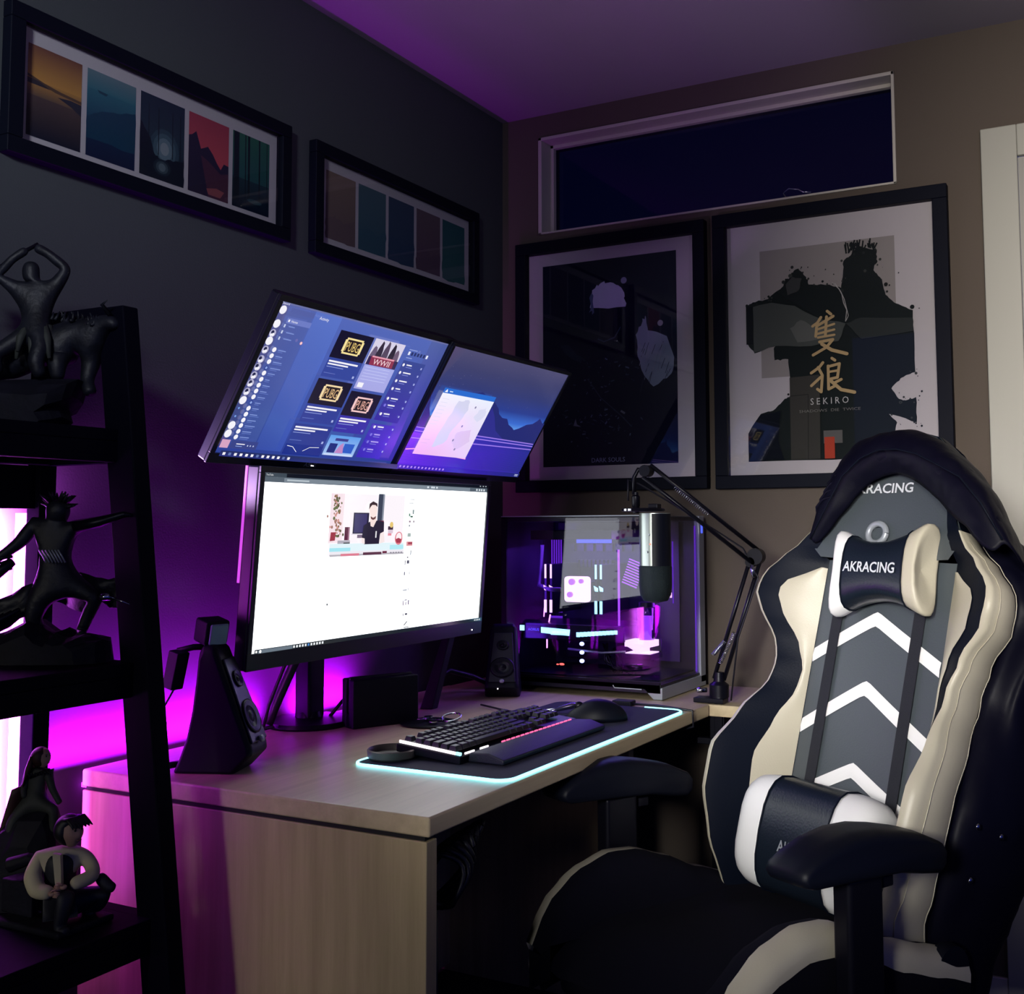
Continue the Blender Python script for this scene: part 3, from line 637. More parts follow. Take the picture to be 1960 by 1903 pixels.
def art_page(a):
    W1 = (2.3, 2.4, 2.5, 1)
    a.rect(0, 0, 1, 1, W1)
    a.rect(0, 0, 1, .022, rgb('#0c1220')); a.rect(0, 0, .078, .022, rgb('#3c4854')); a.text('YouTube', .008, .016, .011, rgb('#e8ecf0'))
    a.rect(0, .022, 1, .052, rgb('#54606c')); a.rect(.07, .026, .90, .049, rgb('#7c8894')); a.rect(.08, .033, .16, .042, rgb('#b8c4cc'))
    for u in (.67, .69, .70, .715): a.rect(u, .03, u+.008, .042, rgb('#e0e8f0'))
    for u in (.935, .95, .963, .977): a.rect(u, .03, u+.008, .044, rgb('#e0e8f0'))
    for u in (.955, .972, .987): a.rect(u, .006, u+.006, .012, rgb('#c8d0d8'))
    # video still: person in a dark t-shirt at a desk
    a.rect(.246, .100, .564, .478, rgb('#fdf6fc'))
    a.rect(.246, .100, .30, .40, rgb('#f8e4ec'))
    rd = random.Random(4)
    for i in range(70):
        u = .268+rd.gauss(0, .010); v = rd.uniform(.11, .36); a.circ(u+(v-.1)*.05-.005, v, rd.uniform(.002, .005), rgb(rd.choice(['#5c5a3c', '#8a6c4c', '#a87c70', '#6c7450', '#d89c94'])), 6)
    a.poly([(.248, .335), (.268, .335), (.266, .385), (.246, .388)], rgb('#a03c4c'))
    a.rect(.335, .215, .40, .349, rgb('#221c3c')); a.rect(.340, .222, .392, .338, rgb('#3c3468')); a.rect(.33, .345, .39, .352, rgb('#e8e0ec')); a.rect(.355, .352, .385, .372, rgb('#7c6c84'))
    a.rect(.436, .094, .463, .27, rgb('#3c4458')); a.rect(.456, .094, .463, .27, rgb('#8890a0'))
    a.poly(blob([(.436, .262), (.466, .264), (.464, .338), (.44, .36)], .002, 3, 2), rgb('#6c1c3c'))
    a.rect(.302, .304, .322, .384, rgb('#5c2440')); a.rect(.316, .304, .322, .384, rgb('#9c6c84')); a.rect(.276, .385, .326, .405, rgb('#b4b0bc')); a.rect(.30, .398, .326, .406, rgb('#3c4044'))
    a.rect(.246, .405, .564, .452, rgb('#e4f6fc')); a.rect(.246, .43, .33, .452, rgb('#a8e8f4')); a.rect(.50, .42, .564, .45, rgb('#b4ecf6'))
    a.poly([(.404, .27), (.378, .295), (.374, .37), (.386, .412), (.45, .411), (.452, .345), (.468, .333), (.466, .272), (.44, .262)], rgb('#262036'))
    a.poly([(.404, .262), (.404, .235), (.428, .235), (.432, .262), (.420, .305), (.408, .298)], rgb('#f6e0dc')); a.poly([(.372, .37), (.386, .375), (.388, .41), (.376, .405)], rgb('#f8e8e8')); a.poly([(.452, .345), (.468, .333), (.474, .40), (.452, .41)], rgb('#f8e8e8'))
    a.poly([(.398, .20), (.399, .165), (.412, .148), (.428, .158), (.432, .20), (.428, .24), (.416, .256), (.404, .242)], rgb('#fbe6e2'))
    a.poly([(.396, .195), (.397, .158), (.412, .142), (.430, .155), (.432, .178), (.422, .165), (.408, .165), (.401, .18)], rgb('#3a2830')); a.poly([(.404, .236), (.416, .246), (.429, .234), (.426, .252), (.416, .260), (.407, .252)], rgb('#6c4444'))
    a.rect(.431, .33, .436, .372, rgb('#f0f0f4'))
    a.rect(.485, .30, .508, .322, rgb('#443044')); a.circ(.50, .29, .008, rgb('#e8c878')); a.rect(.486, .322, .508, .345, rgb('#dcc8d8')); a.rect(.486, .345, .502, .36, rgb('#e88c9c'))
    a.circ(.537, .378, .018, rgb('#e07c88')); a.circ(.537, .372, .013, rgb('#fdf0f4')); a.poly([(.522, .385), (.535, .375), (.55, .385), (.545, .408), (.528, .408)], rgb('#a83c50'))
    a.rect(.246, .452, .564, .470, rgb('#f0ecf4')); a.rect(.246, .470, .564, .482, rgb('#b8b4bc')); a.rect(.29, .466, .366, .480, rgb('#e08094')); a.rect(.382, .462, .462, .478, rgb('#5c3448')); a.rect(.466, .458, .486, .472, rgb('#6c2c44'))
    for k in range(5): a.rect(.50+k*.012, .466, .508+k*.012, .474, rgb('#8c8894'))
    for v, u, w_, h_, c in ((.119, .577, .02, .005, '#8c9098'), (.144, .572, .022, .005, '#b0b4bc'), (.19, .592, .008, .03, '#90a0a0'), (.215, .575, .008, .02, '#7c9c8c'), (.23, .583, .012, .012, '#4c6c5c'), (.262, .577, .01, .014, '#a08c9c'), (.262, .598, .006, .014, '#806c7c'), (.29, .578, .006, .012, '#5c6470'),
                             (.345, .575, .016, .025, '#a8b8b4'), (.40, .572, .03, .03, '#e09ca0'), (.405, .58, .02, .015, '#a84c5c'), (.46, .594, .004, .03, '#5c6470'), (.50, .580, .006, .01, '#5c5464'), (.525, .570, .004, .03, '#74707c'), (.525, .58, .012, .022, '#5c5c6c'),
                             (.60, .570, .006, .022, '#7c7c8c'), (.60, .594, .004, .02, '#d0d4d8'), (.715, .570, .02, .012, '#c8ccd4'), (.71, .594, .003, .022, '#8c8c98'), (.79, .574, .004, .032, '#6c5478'), (.785, .581, .012, .006, '#5c4c6c'), (.80, .587, .004, .02, '#5c4464'), (.79, .598, .005, .03, '#4c3c5c'), (.875, .577, .004, .018, '#8c8c98'), (.875, .587, .012, .012, '#4c4c5c')):
        a.rect(u, v, u+w_, v+h_, rgb(c))
    a.line([(.585, .955), (.60, .93)], .003, rgb('#5c5c60')); a.rect(.585, .966, .61, .972, rgb('#4c5058'))
    a.circ(.248, .765, .003, rgb('#4c5058')); a.rect(0, .975, 1, 1, rgb('#1c242c')); a.rect(.012, .979, .13, .998, rgb('#6c7884')); a.rect(.003, .981, .009, .994, rgb('#ffffff')); a.circ(.019, .988, .004, rgb('#ffffff'))
    for k in range(11): a.rect(.132+k*.0105, .981, .138+k*.0105, .995, rgb('#f0f4f8') if k != 5 else rgb('#4c8cd8'))
    for k in range(4): a.rect(.955+k*.009, .982, .960+k*.009, .993, rgb('#d8dce0'))

MON_BASE = (.10, -.955, DZ)
def ul_extra(root, X, hw, hh):
    MB().box(-.004, .004, .004, .005, -hh-.012, -hh-.0105, X).build('power_light', 'dotw', root)
    V, F = text_geo('ASUS'); t = MB(); t.add([X @ Vector((-.025+x*.016, .0046, -hh-.014+y*.013)) for x, y in V], F); t.build('logo', 'silver', root)
ul, Xul = monitor('monitor', 'upper left tilted monitor showing a blue game feed with three PUBG tiles', (.362, -1.196, 1.433), math.radians(0.5), math.radians(-30.8), .531, .299, .012, .020, .022, art_feed, 'scr2', ul_extra)
ur, Xur = monitor('monitor', 'upper right tilted monitor with purple night mountain wallpaper and white map window', (.366, -.671, 1.430), math.radians(0.5), math.radians(-31.5), .531, .299, .008, .018, .022, art_wall, 'scr2')
def main_extra(root, X, hw, hh):
    MB().box(hw-.035, hw-.032, .004, .0052, -hh-.022, -hh-.019, X).build('power_light', 'dotw', root)
    # own V stand leg reaching back down to the desk
    MB().prism([(-.02, 0), (.02, 0), (.012, .03), (-.012, .03)], lambda a_, b_, d: Vector((.225+b_*.5-(d*.05), -.62+a_-d*.0, .93-d*.0)) if d == 0 else Vector((.20+b_, -.69+a_, DZ)), 0, 1).build('stand_leg', 'blackp', root, bevel=.002)
mm, Xm = monitor('monitor', 'large ultrawide lower monitor showing a bright white web page with a video', (.283, -.952, 1.106), math.radians(1.0), math.radians(-4.5), .800, .335, .012, .032, .030, art_page, 'scr', main_extra)
# violet light strip at rear edge of main monitor
MB().box(-.4085, -.4065, -.038, -.033, -.04, .178, Xm).build('accent_light', emat('accent_violet', (.75, .08, .9), .9), mm)
MB().box(-.33, .33, -.055, -.030, -.12, .15, Xm).build('rear_shell', 'blackp', mm, bevel=.01)
# central mount carrying the upper pair
mt = empty('monitor_mount', MON_BASE, 'black pole mount on the desk holding the two upper monitors', 'monitor mount')
MB().lathe([(.09, 0), (.092, .004), (.088, .012), (.03, .018), (.026, .03)], (.10, -.985, DZ), 28).box(.06, .14, -1.06, -.88, DZ, DZ+.01).build('base_plate', 'blackm', mt, smooth=True, angle=40)
MB().box(.08, .122, -1.010, -.958, DZ+.015, 1.46).build('pole', 'blackm', mt, bevel=.006)
MB().tube([(.10, -.984, 1.44), (.16, -1.10, 1.44), (.24, -1.19, 1.42)], .016, 10).build('arm', 'blackm', mt, smooth=True)
MB().tube([(.10, -.984, 1.44), (.16, -.80, 1.44), (.24, -.67, 1.42)], .016, 10).build('arm', 'blackm', mt, smooth=True)
MB().box(.09, .215, -1.0, -.96, 1.08, 1.13).build('bracket', 'blackm', mt, bevel=.003)
t = MB()
t.tube([(.13, -1.03, .97), (.11, -1.045, .88), (.09, -1.075, .80), (.08, -1.09, .755)], .010, 8)
t.tube([(.14, -1.05, .97), (.115, -1.08, .88), (.10, -1.11, .80), (.09, -1.115, .755)], .004, 7)
t.tube([(.07, -1.10, .746), (.08, -1.0, .747), (.11, -.93, .746), (.16, -.93, .746), (.19, -.97, .745)], .005, 7)
tag(t.build('cable_set', 'cable', smooth=True), 'black cables dropping behind the large monitor beside its mount pole', 'cables')
t = MB(); t.tube([(.13, -.95, .755), (.14, -.92, .785), (.16, -.90, .79), (.20, -.90, .785)], .004, 7)
tag(t.build('cable', 'cable', smooth=True), 'thin black cable running from the monitor mount to the console dock', 'cable')
t = MB(); t.tube([(.18, -.62, .745), (.14, -.55, .79), (.13, -.48, .80), (.16, -.42, .78), (.2, -.40, .76)], .007, 8)
tag(t.build('cable', 'cable', smooth=True), 'black cable arching over the desk behind the console dock toward the computer', 'cables')

# ------------------------------------------------------------------ speakers (pair)
def make_speaker():
    root = empty('speaker', (0, 0, 0), '', 'speaker')
    # local: x forward (baffle side), y width, z up
    prof = [(-.072, 0), (.040, 0), (.072, .032), (.070, .045), (.000, .212), (-.008, .218), (-.026, .218), (-.032, .205), (-.035, .16), (-.040, .11), (-.049, .06), (-.062, .022)]
    rings = []
    for y_, s_ in ((-.045, .93), (-.036, 1), (.036, 1), (.045, .93)):
        rings.append([Vector(((a+.01)*s_-.01, y_*(1-.25*b/.22), b*s_+(1-s_)*.02)) for a, b in prof])
    mb = MB(); mb.loft(rings); mb.build('cabinet', 'blackp', root, world=False, bevel=.004)
    d = Vector((-.070, 0, .167)).normalized(); nrm = Vector((d.z, 0, -d.x))
    def on(b_, off=0): return Vector((.071, 0, .04))+d*b_+nrm*off
    g = MB()
    A, B_ = on(.010, .001), on(.165, .001)
    g.loft([[A+Vector((0, -.034, 0)), A+Vector((0, .034, 0)), A+Vector((0, .034, 0))+nrm*.004, A+Vector((0, -.034, 0))+nrm*.004], [B_+Vector((0, -.024, 0)), B_+Vector((0, .024, 0)), B_+Vector((0, .024, 0))+nrm*.004, B_+Vector((0, -.024, 0))+nrm*.004]])
    g.build('baffle', 'bezel', root, world=False, bevel=.002)
    X = Matrix.Identity(3)
    for i in range(3): X[i][0] = d[i]; X[i][1] = (0, 1, 0)[i]; X[i][2] = nrm[i]
    for b_, r_ in ((.055, .030), (.125, .015)):
        k = MB(); k.lathe([(r_, 0), (r_*1.04, .002), (r_*.9, .003), (r_*.5, -.002), (r_*.3, .001), (.001, .003)], on(b_, .0055), 24, X=X); k.build('driver', 'blackm', root, world=False, smooth=True)
    k = MB(); k.lathe([(.006, 0), (.006, .006), (.001, .006)], on(.012, .006), 14, X=X); k.build('volume_knob', 'silver', root, world=False, smooth=True)
    return root
sp = make_speaker()
sp.location = (.262, -1.405, DZ); sp.rotation_euler = (0, 0, math.radians(22)); sp.scale = (1.0, 1.0, 1.02)
tag(sp, 'black wedge speaker at the near end of the desk with a webcam on top', group='desktop speakers')
sp2 = copy_tree(sp); sp2.location = (.262, -.43, DZ); sp2.rotation_euler = (0, 0, math.radians(-62)); sp2.scale = (1.0, 1.0, .82)
tag(sp2, 'black wedge speaker beside the computer case with a tiny white status light', group='desktop speakers')
MB().box(.0, .003, -.0015, .0015, 0, .003).build('status_light', 'dotw', sp2, world=False).location = (.074, -.01, .03)
wc = empty('webcam', (.225, -1.42, DZ+.222), 'small black webcam with pale lens cover clipped on the left speaker', 'webcam')
X = Matrix.Translation((.245, -1.412, .984)) @ Matrix.Rotation(math.radians(-12), 4, 'Z') @ Matrix.Rotation(math.radians(12), 4, 'Y')
MB().box(-.026, .014, -.024, .024, -.022, .022, X).build('housing', 'blackp', wc, bevel=.005)
MB().box(.014, .020, -.018, .018, -.020, .018, X).build('lens_cover', mat('lens_cover_grey', '#7d8fa3', .2), wc, bevel=.003)
MB().box(-.004, .010, -.012, .012, -.040, -.020, X).build('neck', mat('neck_grey', '#3c4560', .4), wc, bevel=.002)
MB().tube([(.240, -1.412, .957), (.215, -1.43, .956), (.196, -1.45, .950)], .006, 8).build('clip_arm', 'blackp', wc, smooth=True)
X = Matrix.Translation((.200, -1.455, .918)) @ Matrix.Rotation(math.radians(14), 4, 'Y')
MB().box(-.014, .012, -.014, .014, -.034, .034, X).build('clip', 'blackp', wc, bevel=.003)
MB().tube([(.20, -1.458, .886), (.185, -1.47, .85), (.16, -1.485, .80), (.15, -1.48, .752), (.18, -1.47, .744)], .0018, 6).build('cord', 'cable', wc, smooth=True)
o = MB().tube([(.13, -1.47, .744), (.15, -1.48, .75), (.175, -1.475, .746), (.20, -1.46, .752), (.19, -1.43, .748)], .006, 8).build('cable_end', 'cable', smooth=True)
tag(o, 'short black plug and cable lying on the desk behind the left speaker', 'cable')

# ------------------------------------------------------------------ console dock, keys
dk = empty('console_dock', (.24, -.91, DZ), 'black game console dock box standing on the desk under the large monitor', 'console dock')
X = Matrix.Translation((.240, -.912, DZ)) @ Matrix.Rotation(math.radians(-25), 4, 'Z')
MB().box(-.028, -.008, -.080, .080, 0, .104, X).build('rear_shell', 'blackp', dk, bevel=.004)
MB().box(.006, .026, -.080, .080, 0, .104, X).build('front_shell', 'blackp', dk, bevel=.004)
MB().box(-.010, .008, -.078, .078, 0, .030, X).build('cradle', 'blackm', dk)
MB().box(-.006, .004, -.076, .076, .030, .108, X).build('console', 'bezel', dk, bevel=.003)
kt = empty('keyring', (.35, -.86, DZ), 'bunch of keys with shiny ring on a dark tray beside the console dock', 'keys')
MB().lathe([(.001, 0), (.060, 0), (.064, .004), (.060, .005), (.001, .005)], (.335, -.865, DZ), 28).build('tray', 'blackm', kt, smooth=True, angle=30)
t = MB(); t.tube([(.37+.022*math.cos(a*PI/8), -.83+.020*math.sin(a*PI/8), DZ+.012+.006*math.sin(a*PI/8)) for a in range(17)], .0022, 8, False); t.build('ring', 'chrome', kt, smooth=True)
for k, (a, b, rz) in enumerate(((.335, -.852, .5), (.345, -.875, -.6), (.322, -.865, 1.6))):
    X = Matrix.Translation((a, b, DZ+.0075+.002*k)) @ Matrix.Rotation(rz, 4, 'Z')
    MB().box(-.022, .012, -.003, .003, 0, .002, X).lathe([(.001, 0), (.010, 0), (.010, .002), (.001, .002)], X @ Vector((.018, 0, 0)), 14).build('key', 'chrome', kt)

# ------------------------------------------------------------------ mouse mat
def rrect(x0, x1, y0, y1, r, n=6):
    p = []
    for cx, cy, a0 in ((x1-r, y1-r, 0), (x0+r, y1-r, 90), (x0+r, y0+r, 180), (x1-r, y0+r, 270)):
        for k in range(n+1): a = math.radians(a0+90*k/n); p.append((cx+r*math.cos(a), cy+r*math.sin(a)))
    return p
mmat = empty('mouse_mat', (.62, -.88, DZ), 'wide black mouse mat with glowing cyan edge along the desk front', 'mouse mat')
pts = rrect(.452, .781, -1.278, -.478, .030)
MB().prism(pts, lambda a, b, d: Vector((a, b, d)), DZ+.0002, DZ+.004).build('mat', 'cloth', mmat)
ei = pts[7:] + pts[:7]
MB().tube([(.64, -.478, DZ+.0032), (.70, -.478, DZ+.0032)][::-1][1:] + [(a, b, DZ+.0032) for a, b in []] + [(.452, -1.10, DZ+.0032)] + [(a, b, DZ+.0032) for a, b in pts[14:]] + [(a, b, DZ+.0032) for a, b in pts[:7]][:0], .0030, 8) if 0 else MB().tube([(.452, -1.16, DZ+.0032)] + [(a, b, DZ+.0032) for a, b in pts[14:]] + [(a, b, DZ+.0032) for a, b in pts[:7]] + [(.68, -.478, DZ+.0032)], .0030, 8).build('light_edge', 'cyan', mmat, smooth=True)
MB().box(.590, .640, -.472, -.440, DZ+.0005, DZ+.014).build('control_box', 'blackp', mmat, bevel=.003)
MB().tube([(.64, -.455, DZ+.006), (.70, -.452, DZ+.006), (.76, -.462, DZ+.004), (DX+.003, -.462, DZ+.002), (DX+.005, -.462, DZ-.034), (.75, -.46, DZ-.05)], .0028, 8).build('cord', 'cable', mmat, smooth=True)
co = empty('coaster', (.492, -1.207, DZ+.0045), 'round brown coaster with raised rim on the left corner of the mouse mat', 'coaster')
MB().lathe([(.001, 0), (.040, 0), (.0455, .004), (.0465, .016), (.044, .018), (.0415, .015), (.040, .007), (.001, .006)], (.492, -1.207, DZ+.0045), 40).build('dish', 'bronze', co, smooth=True, angle=35)

# ------------------------------------------------------------------ keyboard (local: x = towards the sitter, y = along desk)
KZ = DZ+.0045
kb = empty('keyboard', (.570, -.980, KZ), 'black backlit mechanical keyboard with wrist rest on the mouse mat', 'keyboard', rz=math.radians(-1))
def kput(mb, name, m, **k): return mb.build(name, m, kb, world=False, **k)
tilt = Matrix.Rotation(math.radians(5), 4, 'Y')
kput(MB().box(-.072, .072, -.222, .222, .004, .020, tilt).box(-.07, -.055, -.21, .21, 0, .008), 'case', 'blackp', bevel=.003)
kput(MB().box(-.068, .069, -.219, .219, .0195, .0212, tilt), 'plate', 'blackm')
kp = MB()
kp.prism([(.074, .001), (.150, .001), (.152, .010), (.118, .020), (.078, .018)], lambda a, b, d: Vector((a, d, b)), -.200, .200)
kput(kp, 'wrist_rest', mat('wrist_rest_leather', (.007, .008, .024), .5, bump=.3, bscale=400), bevel=.003)
# glow under the keys
g = MB()
g.box(-.066, .06, -.2215, -.2185, .0213, .0262, tilt); kput(g, 'backlight', 'keyw')
g = MB(); g.box(.060, .0705, -.2215, -.2160, .0213, .0262, tilt); kput(g, 'backlight', 'keyc')
g = MB()
for y0, y1 in ((-.205, -.175), (-.155, -.128)): g.box(.069, .0712, y0, y1, .0213, .0245, tilt)
kput(g, 'backlight', 'keyw')
g = MB()
for i in range(16): g.box(.069, .0712, -.08+i*.0175, -.068+i*.0175, .0213, .0240, tilt)
kput(g, 'backlight', 'keyr')
def keycap(w_):
    hw, hd = w_/2-.0010, .0085; tw, td = hw-.0025, .0060
    mb = MB(); base = [(-hd, -hw), (hd, -hw), (hd, hw), (-hd, hw)]; top = [(-td-.001, -tw), (td-.001, -tw), (td-.001, tw), (-td-.001, tw)]
    mb.loft([[Vector((a, b, 0)) for a, b in base], [Vector((a, b, .0085)) for a, b in top]]); return mb
U_ = .0190; protos = {}
rows = [(-.058, [(1, 0), (1, 2), (1, 3), (1, 4), (1, 5), (1, 6.5), (1, 7.5), (1, 8.5), (1, 9.5), (1, 11), (1, 12), (1, 13), (1, 14), (1, 15.5), (1, 16.5), (1, 17.5)]),
        (-.034, [(1, i) for i in range(13)]+[(2, 13)]+[(1, 15.5), (1, 16.5), (1, 17.5), (1, 19), (1, 20), (1, 21), (1, 22)]),
        (-.015, [(1.5, 0)]+[(1, 1.5+i) for i in range(12)]+[(1.5, 13.5)]+[(1, 15.5), (1, 16.5), (1, 17.5), (1, 19), (1, 20), (1, 21)]),
        (.004, [(1.75, 0)]+[(1, 1.75+i) for i in range(11)]+[(2.25, 12.75), (1, 19), (1, 20), (1, 21)]),
        (.023, [(2.25, 0)]+[(1, 2.25+i) for i in range(10)]+[(2.75, 12.25), (1, 16.5), (1, 19), (1, 20), (1, 21)]),
        (.042, [(1.25, 0), (1.25, 1.25), (1.25, 2.5), (6.25, 3.75), (1.25, 10), (1.25, 11.25), (1.25, 12.5), (1.25, 13.75), (1, 15.5), (1, 16.5), (1, 17.5), (2, 19)])]
nk = 0
for x_, ks in rows:
    for w_, off in ks:
        if nk >= 99: break
        y_ = -.2175+(off+w_/2)*U_*.99
        if w_ not in protos:
            protos[w_] = kput(keycap(w_*U_), 'keycap', 'key', bevel=.0012); k = protos[w_]
        else:
            k = protos[w_].copy(); COL.objects.link(k); k.parent = kb
        p = tilt @ Vector((x_+.008, y_, .0262)); k.location = p; k.rotation_euler = (0, math.radians(5), 0); nk += 1
# mouse
ms = empty('computer_mouse', (.655, -.685, KZ), 'black hump-backed computer mouse beside the keyboard on the mat', 'mouse', rz=math.radians(28))
ms.scale = (1.08, 1.08, 1.08)
def mfn(q):
    z = max(q.z, 0); x = q.x; taper = 1-.22*max(0, -x/.062)
    return Vector((x, q.y*taper, z*(1-.35*max(0, -x/.062)**1.5)))
mbm = MB(); mbm.ball((0, 0, .001), (.064, .035, .042), 26, 18, fn=mfn); mbm.build('shell', 'blackp', ms, world=False, smooth=True)
k = MB(); k.lathe([(.001, -.004), (.009, -.004), (.010, 0), (.009, .004), (.001, .004)], (-.035, 0, .028), 18, axis='y'); k.build('scroll_wheel', 'blackm', ms, world=False, smooth=True)
MB().box(-.0, .030, .0305, .0345, .012, .022).build('side_button', 'bezel', ms, world=False, bevel=.002)
MB().tube([(-.060, 0, .008), (-.09, .01, .004), (-.14, .05, .003), (-.2, .12, .003), (-.25, .20, .001)], .0022, 7).build('cord', 'cable', ms, world=False, smooth=True)
# small earphone / dongle behind mouse
o = MB().tube([(.500, -.66, DZ+.006), (.53, -.64, DZ+.012), (.56, -.62, DZ+.02), (.58, -.60, DZ+.02)], [.006, .005, .007, .004], 10).build('adapter', 'chrome', smooth=True)
tag(o, 'tiny silver tipped adapter lying behind the computer mouse', 'adapter')

# ------------------------------------------------------------------ computer case
px0, px1, py0, py1, pz0, pz1 = .203, .663, -.343, -.040, .765, 1.197
pc = empty('computer_case', (.43, -.19, DZ), 'glass-sided computer case full of purple lights on the far desk end', 'computer')
MB().box(px0, px1-.01, py1-.004, py1, pz0, pz1).box(px0, px0+.004, py0+.004, py1, pz0, pz1).box(px0, px1-.004, py0+.004, py1, pz1-.014, pz1-.003).box(px0, px1, py0, py1, pz0-.010, pz0+.012).build('chassis', 'bezel', pc, bevel=.001)
t = MB(); t.box(px0, px0+.016, py0, py0+.006, pz0, pz1); t.box(px0, px1, py0, py0+.006, pz1-.005, pz1)
t.box(px0, px1-.002, py0, py0+.006, pz0, pz0+.018); t.build('front_frame', 'blackm', pc)
MB().box(px0, px1, py0-.001, py0+.003, pz1-.0012, pz1+.0012).build('top_trim', 'silver', pc)
MB().box(px0+.014, px1-.003, py0+.001, py0+.004, pz0+.016, pz1-.004).build('side_glass', 'pcglass', pc)
MB().box(px1-.004, px1-.001, py0+.004, py1-.034, pz0+.014, pz1-.004).build('front_glass', 'pcglass', pc)
t = MB()
t.box(px1-.012, px1+.004, py1-.036, py1, DZ+.010, pz1)
t.build('silver_front_strip', 'silver', pc, bevel=.002)
t = MB()
t.prism([(px1-.030, DZ+.030), (px1+.004, DZ+.030), (px1+.004, DZ), (px1-.020, DZ), (px1-.052, DZ+.030)][1:], lambda a, b, d: Vector((a, d, b)), py0, py1)
t.build('foot', 'silver', pc, bevel=.002)
MB().prism([(px0+.052, DZ+.026), (px0+.0, DZ+.026), (px0, DZ), (px0+.030, DZ)], lambda a, b, d: Vector((a, d, b)), py0+.01, py1).build('foot', 'blackp', pc, bevel=.002)
MB().tube([(px1-.13, py0-.002, DZ+.030), (px1-.125, py0-.003, DZ+.024), (px1-.05, py0-.003, DZ+.024)], .0016, 6).build('trim_line', 'silver', pc)
MB().box(px1+.004, px1+.0055, py1-.024, py1-.014, 1.150, 1.176).build('power_button', 'blue', pc, bevel=.002)
# internals
board = MB(); board.box(.235, .53, -.075, -.070, .80, 1.15); board.build('motherboard', 'blackp', pc)
t = MB()
for k in range(9): t.box(.300+k*.013, .308+k*.013, -.095, -.075, 1.055, 1.075)
for k in range(7): t.box(.27+.03*k, .29+.03*k, -.085, -.075, 1.10, 1.12)
t.build('heatsink', 'blackm', pc)
t = MB()
t.loft([[Vector((.381+a*.036, y_, 1.002+b*.034)) for a, b in rrect(-1, 1, -1, 1, .25, 4)] for y_ in (-.25, -.235)]); t.build('cpu_block', 'pinkw', pc)
t = MB()
for cx, cz, r_ in ((.372, 1.022, .0085), (.400, 1.024, .006), (.366, .988, .0075)): t.lathe([(.001, 0), (r_, 0), (r_, .008), (r_*.6, .010), (.001, .010)], (cx, -.262, cz), 14, axis='y')
t.build('fitting', 'violet', pc, smooth=True, angle=40)
t = MB(); t.box(.350, .412, -.235, -.09, .985, 1.020); t.build('pump_mount', 'blackm', pc)
for x0, m_ in ((.284, 'pinkw'), (.301, 'pinkw'), (.437, 'cyan2'), (.452, 'cyan2')):
    rt = MB(); rt.box(x0, x0+.006, -.250, -.08, .936, 1.068); r1 = rt.build('memory_stick', 'blackm', pc)
    e = MB(); e.box(x0+.0005, x0+.0055, -.2515, -.250, 1.030, 1.068); e.prism([(x0-.003, 1.012), (x0+.009, 1.006), (x0+.009, .997), (x0, .998)], lambda a, b, d: Vector((a, d, b)), -.2515, -.250); e.box(x0-.001, x0+.0065, -.2515, -.250, .938, .972)
    e.build('light_bar', m_, r1)
t = MB(); t.box(.214, .53, -.27, -.09, .868, .910); t.build('graphics_card', 'blackm', pc, bevel=.003)
gc = pc.children[-1]
t = MB(); t.box(.219, .232, -.2725, -.270, .889, .903); t.prism([(.285, .885), (.37, .880), (.372, .896), (.285, .900)], lambda a, b, d: Vector((a, d, b)), -.2725, -.270)
for k in range(11): t.box(.392+k*.011, .4015+k*.011, -.2725, -.270, .878+.0011*k, .890+.0009*k)
t.box(.315, .36, -.2727, -.270, .881, .896); t.build('light_bar', 'cyan2', gc)
MB().box(.240, .283, -.274, -.270, .884, .903).build('badge', 'gap', gc)
V, F = text_geo('AORUS'); t = MB(); t.add([Vector((.246+x*.0105, -.2745, .890+y*.010)) for x, y in V], F); t.build('badge_text', 'blue', gc)
V, F = text_geo('GEFORCE RTX'); t = MB(); t.add([Vector((.318+x*.0070, -.2731, .8862+y*.0070)) for x, y in V], F); t.build('badge_text', 'bluew', gc)
for k in range(3):
    MB().ball((.397, -.25, .858-.0225*k), (.007, .005, .0055), 12, 8).build('fan_light', 'bluew', pc, smooth=True)
t = MB(); t.ball((.331, -.24, .800), (.008, .003, .0032), 10, 6); t.ball((.318, -.24, .799), (.004, .003, .002), 8, 6); t.build('status_light', 'red', pc, smooth=True)
t = MB(); t.box(.52, .600, -.26, -.18, .825, .840); t.box(.52, .600, -.19, -.18, .84, .875); t.build('pump_housing', 'blackm', pc, bevel=.002)
t = MB(); t.box(.528, .598, -.262, -.20, .858, .874); t.box(.556, .572, -.262, -.20, .842, .858); t.box(.530, .598, -.262, -.20, .8405, .8430); t.prism([(.536, .858), (.556, .858), (.556, .848)], lambda a, b, d: Vector((a, d, b)), -.262, -.20)
t.build('pump_glow', 'pinkw', pc)
t = MB(); t.lathe([(.020, 0), (.020, .085), (.018, .088)], (.577, -.23, .875), 22); t.build('reservoir', glass_mat('reservoir_acrylic', (.75, .5, 1)), pc, smooth=True)
t = MB(); t.lathe([(.001, 0), (.013, 0), (.013, .060), (.001, .060)], (.577, -.23, .876), 16); t.build('coolant', 'violet', pc, smooth=True)
t = MB(); t.lathe([(.021, .083), (.023, .085), (.023, .097), (.001, .099)], (.577, -.23, .875), 22); t.build('reservoir_cap', 'blackm', pc, smooth=True, angle=40)
def glowtube(path, r, m_): MB().tube(path, r, 8).build('coolant_tube', m_, pc, smooth=True)
glowtube([(.507, -.25, .90), (.507, -.25, 1.00), (.507, -.25, 1.108)], .0030, 'violet')
glowtube([(.648, -.22, .97), (.648, -.22, 1.05), (.648, -.22, 1.13)], .0018, 'purp')
glowtube([(.646, -.23, .985), (.646, -.23, .998)], .003, 'pinkw')
glowtube([(.655, -.08, .78), (.655, -.08, 1.17)], .0022, 'purp')
